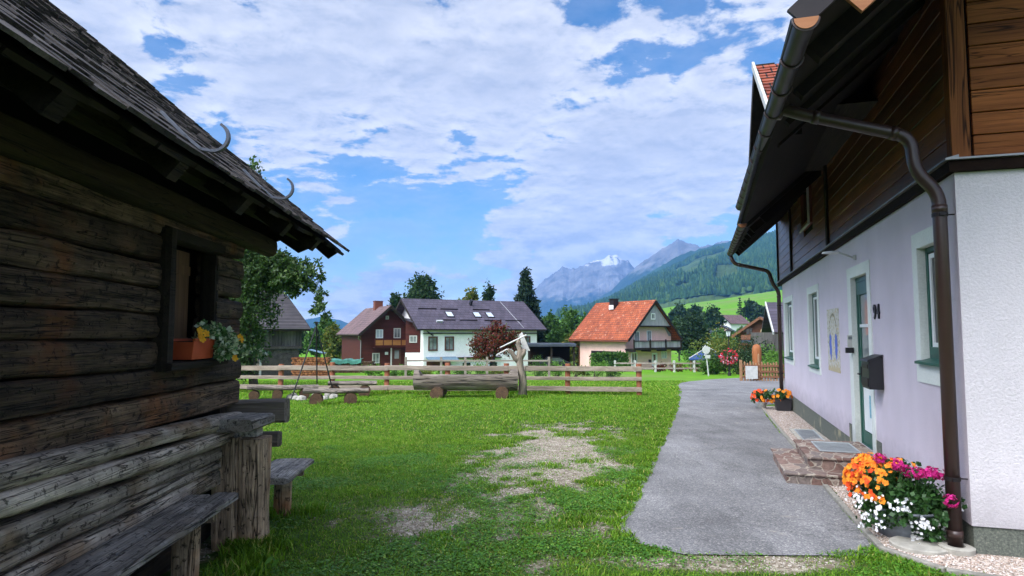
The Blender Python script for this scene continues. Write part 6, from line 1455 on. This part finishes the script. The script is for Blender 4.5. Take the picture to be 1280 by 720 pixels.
# --- picket fence, panel and carved post
pf = thing('picket_fence', 'brown picket fence with dark rails at the end of the forecourt', 'fence', (13.4, 34, gz(13, 34)))
a = Vector((12.35, 34.6)); b = Vector((17.0, 33.4)); n = 34
for i in range(n):
    f = i/(n-1); x, y = a.x+(b.x-a.x)*f, a.y+(b.y-a.y)*f; z = gz(x, y); h = .98+random.uniform(-.05, .08)
    part('picket', MB().prism([(x-.04, y, z-.02), (x+.04, y, z-.02), (x+.04, y, z+h-.05), (x, y, z+h), (x-.04, y, z+h-.05)], (0, .03, 0)), MT['picket_wood'], pf)
for zz in (.22, .5, .80): part('rail', MB().bar((a.x, a.y-.03, gz(*a)+zz), (b.x, b.y-.03, gz(*b)+zz), .045, .10), MT['brown_timber'], pf)
part('post', MB().box(12.22, 12.34, 34.5, 34.62, gz(12.3, 34.5)-.2, gz(12.3, 34.5)+1.12), MT['picket_wood'], pf)
x = 12.5; z = gz(x, 34.3); part('panel', MB().box(12.42, 13.05, 34.22, 34.27, z+.12, z+.80), MT['dirty_white'], pf, 'pale blank panel on the left end of the picket fence')
z = gz(13.6, 35.6); cvp = thing('carved_post', 'tall orange brown carved post with a rounded top behind the picket fence', 'post', (13.55, 35.6, z))
part('body', MB().lathe((13.55, 35.6, z), [(.24, -.1), (.23, 1.0), (.25, 1.5), (.24, 1.75), (.17, 1.93), (0, 2.0)], 16), MT['orange_post'], cvp, smooth=True)
part('carving', MB().lathe((13.55, 35.38, z+1.2), [(.02, -.35), (.06, -.2), (.06, .2), (.0, .35)], 8), MT['picket_wood'], cvp)
def bushy(nm, lab, x, y, r, h, mt_, n=2500, leaf=.12, group=None):
    z = gz(x, y); shrub(nm, lab, (x, y, z), [(x, y, z+h*.5, r, r*.8, h*.52), (x+r*.3, y-.2, z+h*.4, r*.7, r*.6, h*.42)], n, leaf, MT[mt_], group=group)
bushy('round_bush', 'round light green bush behind the picket fence', 15.3, 37.5, 1.35, 2.0, 'leaf_light')
# dark hedges behind the lamp
for i, (x, y, r, h, mt_, lab) in enumerate([(16.6, 52, 2.0, 3.5, 'leaf_olive', 'tall olive green hedge bush behind the lamp post'), (19.3, 53, 2.2, 3.0, 'leaf_hedge', 'wide dark green hedge bush right of the lamp post'), (17.2, 49, 2.0, 2.0, 'leaf_hedge', 'low very dark hedge bush directly behind the flower ball'), (22.0, 54, 1.8, 2.6, 'leaf_hedge', 'dark hedge bush behind the picket fence'), (15.0, 49, .9, 1.4, 'leaf_mid', 'green bush between road sign and lamp post'), (19.0, 47, 1.6, 1.7, 'leaf_hedge', 'dark low bush between lamp post and picket fence')]):
    bushy('hedge_bush', lab, x, y, r, h, mt_, 2600, .17)

# ================================================================== TREES beyond
def blob_tree(nm, lab, pxx, y, pyt, wpx, mt_, n=3500, leaf=.35, group='trees beyond the houses', tall=None, base=None):
    x = (pxx-640)/800*y; z = gz(x, y); top = EYE+(417-pyt)/800*y; r = wpx/800*y/2; h = top-z; cz_ = z+h*.55
    lb = [(x, y, cz_, r*.85, r*.75, h*.40, 5)]
    for k in range(5):
        a = random.uniform(0, 6.28); lb.append((x+math.cos(a)*r*.5, y+math.sin(a)*r*.4, z+h*random.uniform(.40, .72), r*.5, r*.45, h*.20, 1))
    lb.append((x+random.uniform(-.2, .2)*r, y, z+h*.82, r*.5, r*.45, h*.18, 1.2))
    tree(nm, lab, (x, y, z), lb, int(n*1.6), leaf*1.35, MT[mt_], MT['bark'], max(.15, h*.02), z+h*.6, group=group, limbs=6, clump=.34, shell=.3)
blob_tree('broad_tree', 'big dark rounded tree behind the chalet and long house', 527, 96, 343, 58, 'leaf_dark', 8000, .42)
blob_tree('broad_tree', 'smaller dark tree just right of the chalet chimney', 494, 92, 365, 24, 'leaf_dark', 2500, .36)
blob_tree('broad_tree', 'olive green treetop over the middle of the violet roof', 586, 98, 359, 36, 'leaf_olive', 3500, .4)
blob_tree('broad_tree', 'dark pointed treetop over the violet roof, right of the olive one', 611, 100, 356, 24, 'leaf_dark', 3500, .36)
blob_tree('broad_tree', 'yellow green tree left of the chalet', 421, 82, 406, 34, 'leaf_olive', 3500, .32)
blob_tree('broad_tree', 'dark green tree behind the yellow green one left of the chalet', 409, 105, 399, 40, 'leaf_mid', 3000, .4)
x = (657-640)/800*80
conifer('spruce', 'tall dark spruce between the long house and the pink house', (x, 80, gz(x, 80)), 1.65+82/800*80-gz(x, 80), 3.5, MT['leaf_spruce'], MT['bark'], 34, dens=3.0)
for i, (pxx, y, pyt, w, mt_, lab) in enumerate([(690, 95, 392, 32, 'leaf_mid', 'green tree right of the spruce'), (712, 100, 384, 34, 'leaf_mid', 'middle green tree between spruce and pink house'), (732, 92, 396, 30, 'leaf_mid', 'green tree touching the left end of the orange roof'), (702, 84, 408, 40, 'leaf_mid', 'low green tree above the carport'), (676, 90, 402, 26, 'leaf_dark', 'dark green tree at the foot of the spruce'), (722, 80, 414, 30, 'leaf_olive', 'low olive tree above the pink house gutter')]):
    blob_tree('broad_tree', lab, pxx, y, pyt, w, mt_, 3200, .36)
blob_tree('round_tree', 'dense dark round tree right of the pink house gable', 865, 86, 392, 46, 'leaf_round', 9000, .26, group=None)
blob_tree('round_tree', 'dark tree crown behind the round tree', 848, 110, 398, 34, 'leaf_dark', 3000, .36, group=None)
for (pxx, y, pyt, w, mt_, lab) in [(396, 100, 411, 30, 'leaf_mid', 'low green tree between the barn and the tripod'), (432, 110, 413, 26, 'leaf_dark', 'dark low tree behind the left eave of the chalet'), (372, 112, 409, 36, 'leaf_dark', 'dark tree just right of the barn wall')]:
    blob_tree('broad_tree', lab, pxx, y, pyt, w, mt_, 2500, .36)
# meadow and village trees
for i, (pxx, y, pyt, w, mt_, lab) in enumerate([(848, 230, 380, 26, 'leaf_round', 'leftmost tree in the meadow above the pink house'), (869, 240, 383, 22, 'leaf_round', 'second tree in the meadow, above the round dark tree'), (890, 215, 384, 30, 'leaf_dark', 'broad dark tree in the meadow above the street lamp'), (938, 250, 376, 22, 'leaf_round', 'tall tree at the meadow edge above the grey roof'), (952, 245, 384, 22, 'leaf_round', 'lower tree at the meadow edge above the grey roof'), (905, 170, 412, 40, 'leaf_mid', 'green bushy tree between the far village roofs'), (880, 160, 418, 30, 'leaf_mid', 'bushy tree left of the street lamp in the valley'), (930, 165, 410, 30, 'leaf_mid', 'bushy tree left of the timber house in the valley'), (965, 150, 398, 26, 'leaf_round', 'dark tree beside the dark roofed house'), (900, 130, 426, 50, 'leaf_mid', 'wide low tree behind the street lamp')]):
    blob_tree('valley_tree', lab, pxx, y, pyt, w, mt_, 2200, y*.0035, group='trees in the valley')
x = (925-640)/800*240
conifer('valley_spruce', 'small slender spruce standing in the far meadow', (x, 240, gz(x, 240)), 12, 2.4, MT['leaf_spruce'], MT['bark'], 14, dens=.5)
for i, (pxx, y, w_, h_, mw, mr, lab) in enumerate([(914, 225, 9, 5.0, 'white_wall', 'tile_brown', 'white house with a dark roof at the meadow foot'), (886, 190, 10, 3.6, 'white_wall', 'tile_dark', 'low pale roofed house left of the street lamp lantern'), (905, 200, 9, 3.6, 'pink_wall', 'slate_blue', 'grey roofed house among trees above the lantern'), (876, 150, 8, 3.4, 'white_wall', 'slate_blue', 'grey shed like house behind the road sign'), (935, 190, 10, 3.8, 'white_wall', 'tile_dark', 'pale house half hidden left of the timber house')]):
    x = (pxx-640)/800*y; z = gz(x, y)
    gable_house('village_house', lab, 'house', (x, y), R(-60+i*17), -w_*.4, w_*.4, -w_*.5, w_*.5, z, z+h_*.62, z+h_+1.2, mw, mr, .6, .6, group='houses of the far village')

# ================================================================== MOUNTAINS
def elev(px_, py_, d): 
    v = px_dir(px_, py_); return math.atan2(v.x, v.y), EYE+d*v.z/math.hypot(v.x, v.y)
def ridge(name, prof, D, r0, back, mat_, amp, ns, na=700, nr=130, seed=0, zb=-40, pw=1.0, label=None, rough_crest=.03, rib=6.):
    A = []; H = []
    for (a, b) in prof: q_ = elev(a, b, D); A.append(q_[0]); H.append(q_[1])
    az = np.linspace(A[0], A[-1], na); hc = np.interp(az, A, H)
    cr_ = hc*rough_crest*(fbm(az*160+seed, az*0+seed, 5, .6)-.5)*2
    rr = np.concatenate([np.linspace(r0, D, nr), np.linspace(D, D+back, 14)[1:]])
    AZ, RR = np.meshgrid(az, rr); HC = np.broadcast_to(hc, AZ.shape)
    t = np.clip((RR-r0)/(D-r0), 0, 1); tb = np.clip((RR-D)/back, 0, 1)
    X_, Y_ = RR*np.sin(AZ), RR*np.cos(AZ)
    rg = 1-np.abs(2*fbm(X_/ns+seed, Y_/ns+seed, 6, .55)-1)
    ribs = 1-np.abs(2*fbm(AZ*rib*20+seed, RR/ns*.35, 5, .55)-1)
    env = np.sin(np.pi*t)**.8
    Z_ = zb+(HC-zb)*(t**pw)*(1-tb**1.2*.9)+amp*((rg-.6)*1.0+(ribs-.6)*.18)*env+cr_[None]*t**14*(1-tb)
    n_, m2 = AZ.shape; id_ = np.arange(n_*m2).reshape(n_, m2); f = np.stack([id_[:-1, :-1], id_[:-1, 1:], id_[1:, 1:], id_[1:, :-1]], -1).reshape(-1, 4)
    o = np_obj(name, np.stack([X_, Y_, Z_], -1).reshape(-1, 3), [f], MT[mat_], smooth=True); tag(o, label, None, kind='structure'); return az, rr, Z_
ridge('distant_hills', [(100, 405), (300, 398), (380, 400), (400, 396), (425, 400), (440, 406), (480, 405), (560, 402), (620, 408), (760, 418)], 4600, 3000, 900, 'mt_mid', 60, 900, seed=4, label='low hazy hills on the left of the valley')
ridge('snowy_mountain', [(540, 425), (620, 405), (655, 384), (668, 362), (680, 350), (690, 342), (703, 333), (712, 337), (722, 334), (735, 328), (747, 325), (757, 322), (768, 319), (780, 323), (790, 331), (800, 345), (850, 350), (950, 370), (1100, 380)], 5200, 4200, 650, 'mt_snow', 120, 300, seed=21, rough_crest=.035, label='far rocky mountain with snow in its gullies', pw=1.15, rib=9)
ridge('peak_mountain', [(560, 422), (640, 405), (690, 397), (730, 384), (765, 362), (785, 342), (800, 329), (815, 320), (825, 313), (838, 304), (847, 299), (856, 303), (875, 308), (890, 306), (905, 301), (925, 300), (960, 294), (1050, 290), (1300, 300)], 4300, 3350, 650, 'mt_peak', 90, 310, seed=9, rough_crest=.02, label='pointed blue mountain above the forest ridge', rib=8)
ridge('mid_ridge', [(520, 415), (620, 402), (690, 397), (735, 390), (760, 374), (785, 358), (810, 342), (840, 324), (860, 315), (885, 309), (905, 303), (940, 300), (980, 292), (1100, 285), (1400, 280)], 3200, 2350, 600, 'mt_mid', 60, 270, seed=14, rough_crest=.02, label='wooded blue ridge behind the near forest hill')
az_, rr_, Zf = ridge('forest_hill', [(640, 408), (690, 397), (733, 389), (760, 378), (785, 364), (810, 350), (835, 340), (855, 331), (870, 322), (885, 317), (905, 312), (930, 305), (970, 294), (1050, 272), (1300, 240), (1500, 240)], 2300, 690, 500, 'mt_forest', 55, 300, seed=2, rough_crest=.02, zb=-25, label='steep forested hill above the meadow')
# forest: conifers and broadleaf crowns over the hill, one mass
def forest(n):
    a0, a1 = math.radians(4), math.radians(27)
    a = RNG.uniform(a0, a1, n*2); r = np.sqrt(RNG.uniform(700**2, 2330**2, n*2)); x, y = r*np.sin(a), r*np.cos(a)
    cl = fbm(x/260+3, y/260+11, 4); keep = cl < .64; keep &= ~(((x-1520*.262)/42)**2+((y-1467)/95)**2 < 1) & ~(((x-1650*.287)/36)**2+((y-1585)/75)**2 < 1) & ~((np.abs((y-1250)*.35-(x-420)) < 26)&(y > 1180)&(y < 1480)); keep &= (r > 715+120*fbm(a*30, a*0, 3)); a, r, x, y = a[keep][:n], r[keep][:n], x[keep][:n], y[keep][:n]; n = len(a)
    fi = np.interp(r, rr_, np.arange(len(rr_))); ai = np.interp(a, az_, np.arange(len(az_))); i0 = np.clip(fi.astype(int), 0, len(rr_)-2); j0 = np.clip(ai.astype(int), 0, len(az_)-2); u = fi-i0; v = ai-j0
    z = (Zf[i0, j0]*(1-v)+Zf[i0, j0+1]*v)*(1-u)+(Zf[i0+1, j0]*(1-v)+Zf[i0+1, j0+1]*v)*u
    h = RNG.uniform(12, 24, n); w = RNG.uniform(3.2, 5.6, n); con = RNG.random(n) < .6; k = 6
    an = np.arange(k)/k*2*np.pi
    prof_c = [(1.0, .12), (.55, .5), (0.02, 1.)]; prof_b = [(.75, .25), (1.0, .55), (.35, .92)]
    vs = []
    for q_ in range(3):
        rad = np.where(con, prof_c[q_][0], prof_b[q_][0]*1.15)*w; hh = np.where(con, prof_c[q_][1], prof_b[q_][1]*.72)*h
        jr = RNG.uniform(.75, 1.25, (n, k)); vs.append(np.stack([x[:, None]+rad[:, None]*jr*np.cos(an), y[:, None]+rad[:, None]*jr*np.sin(an), (z+hh)[:, None]+0*jr-1], -1))
    V = np.stack(vs, 1).reshape(n, 3*k, 3)
    fq = []
    for q_ in range(2):
        for j in range(k): fq.append((q_*k+j, q_*k+(j+1) % k, (q_+1)*k+(j+1) % k, (q_+1)*k+j))
    fq = np.array(fq); F_ = (fq[None]+np.arange(n)[:, None, None]*3*k).reshape(-1, 4)
    cap = (np.array([[2*k+j for j in range(k)]])[None]+np.arange(n)[:, None, None]*3*k).reshape(-1, k)
    return V.reshape(-1, 3), [F_, cap]
single('forest', forest(30000), MT['forest_far'], 'dense dark forest covering the near hill above the meadow', 'forest', kind='stuff', org=(0, 0, 0))

# ================================================================== AIR
m = bpy.data.materials.new('air'); m.use_nodes = True; nt = m.node_tree; nt.nodes.remove(nt.nodes['Principled BSDF'])
pv_ = nt.nodes.new('ShaderNodeVolumePrincipled'); pv_.inputs['Color'].default_value = (.15, .42, .95, 1); pv_.inputs['Density'].default_value = 1.45e-4; pv_.inputs['Anisotropy'].default_value = .0
lk(nt, pv_.outputs[0], nt.nodes['Material Output'].inputs['Volume']);
mb = MB(); mb.box(-6200, 6200, -400, 6200, -200, 690)
hz = part('haze', mb, m, None); tag(hz, 'blue haze in the air of the valley', None, kind='stuff')
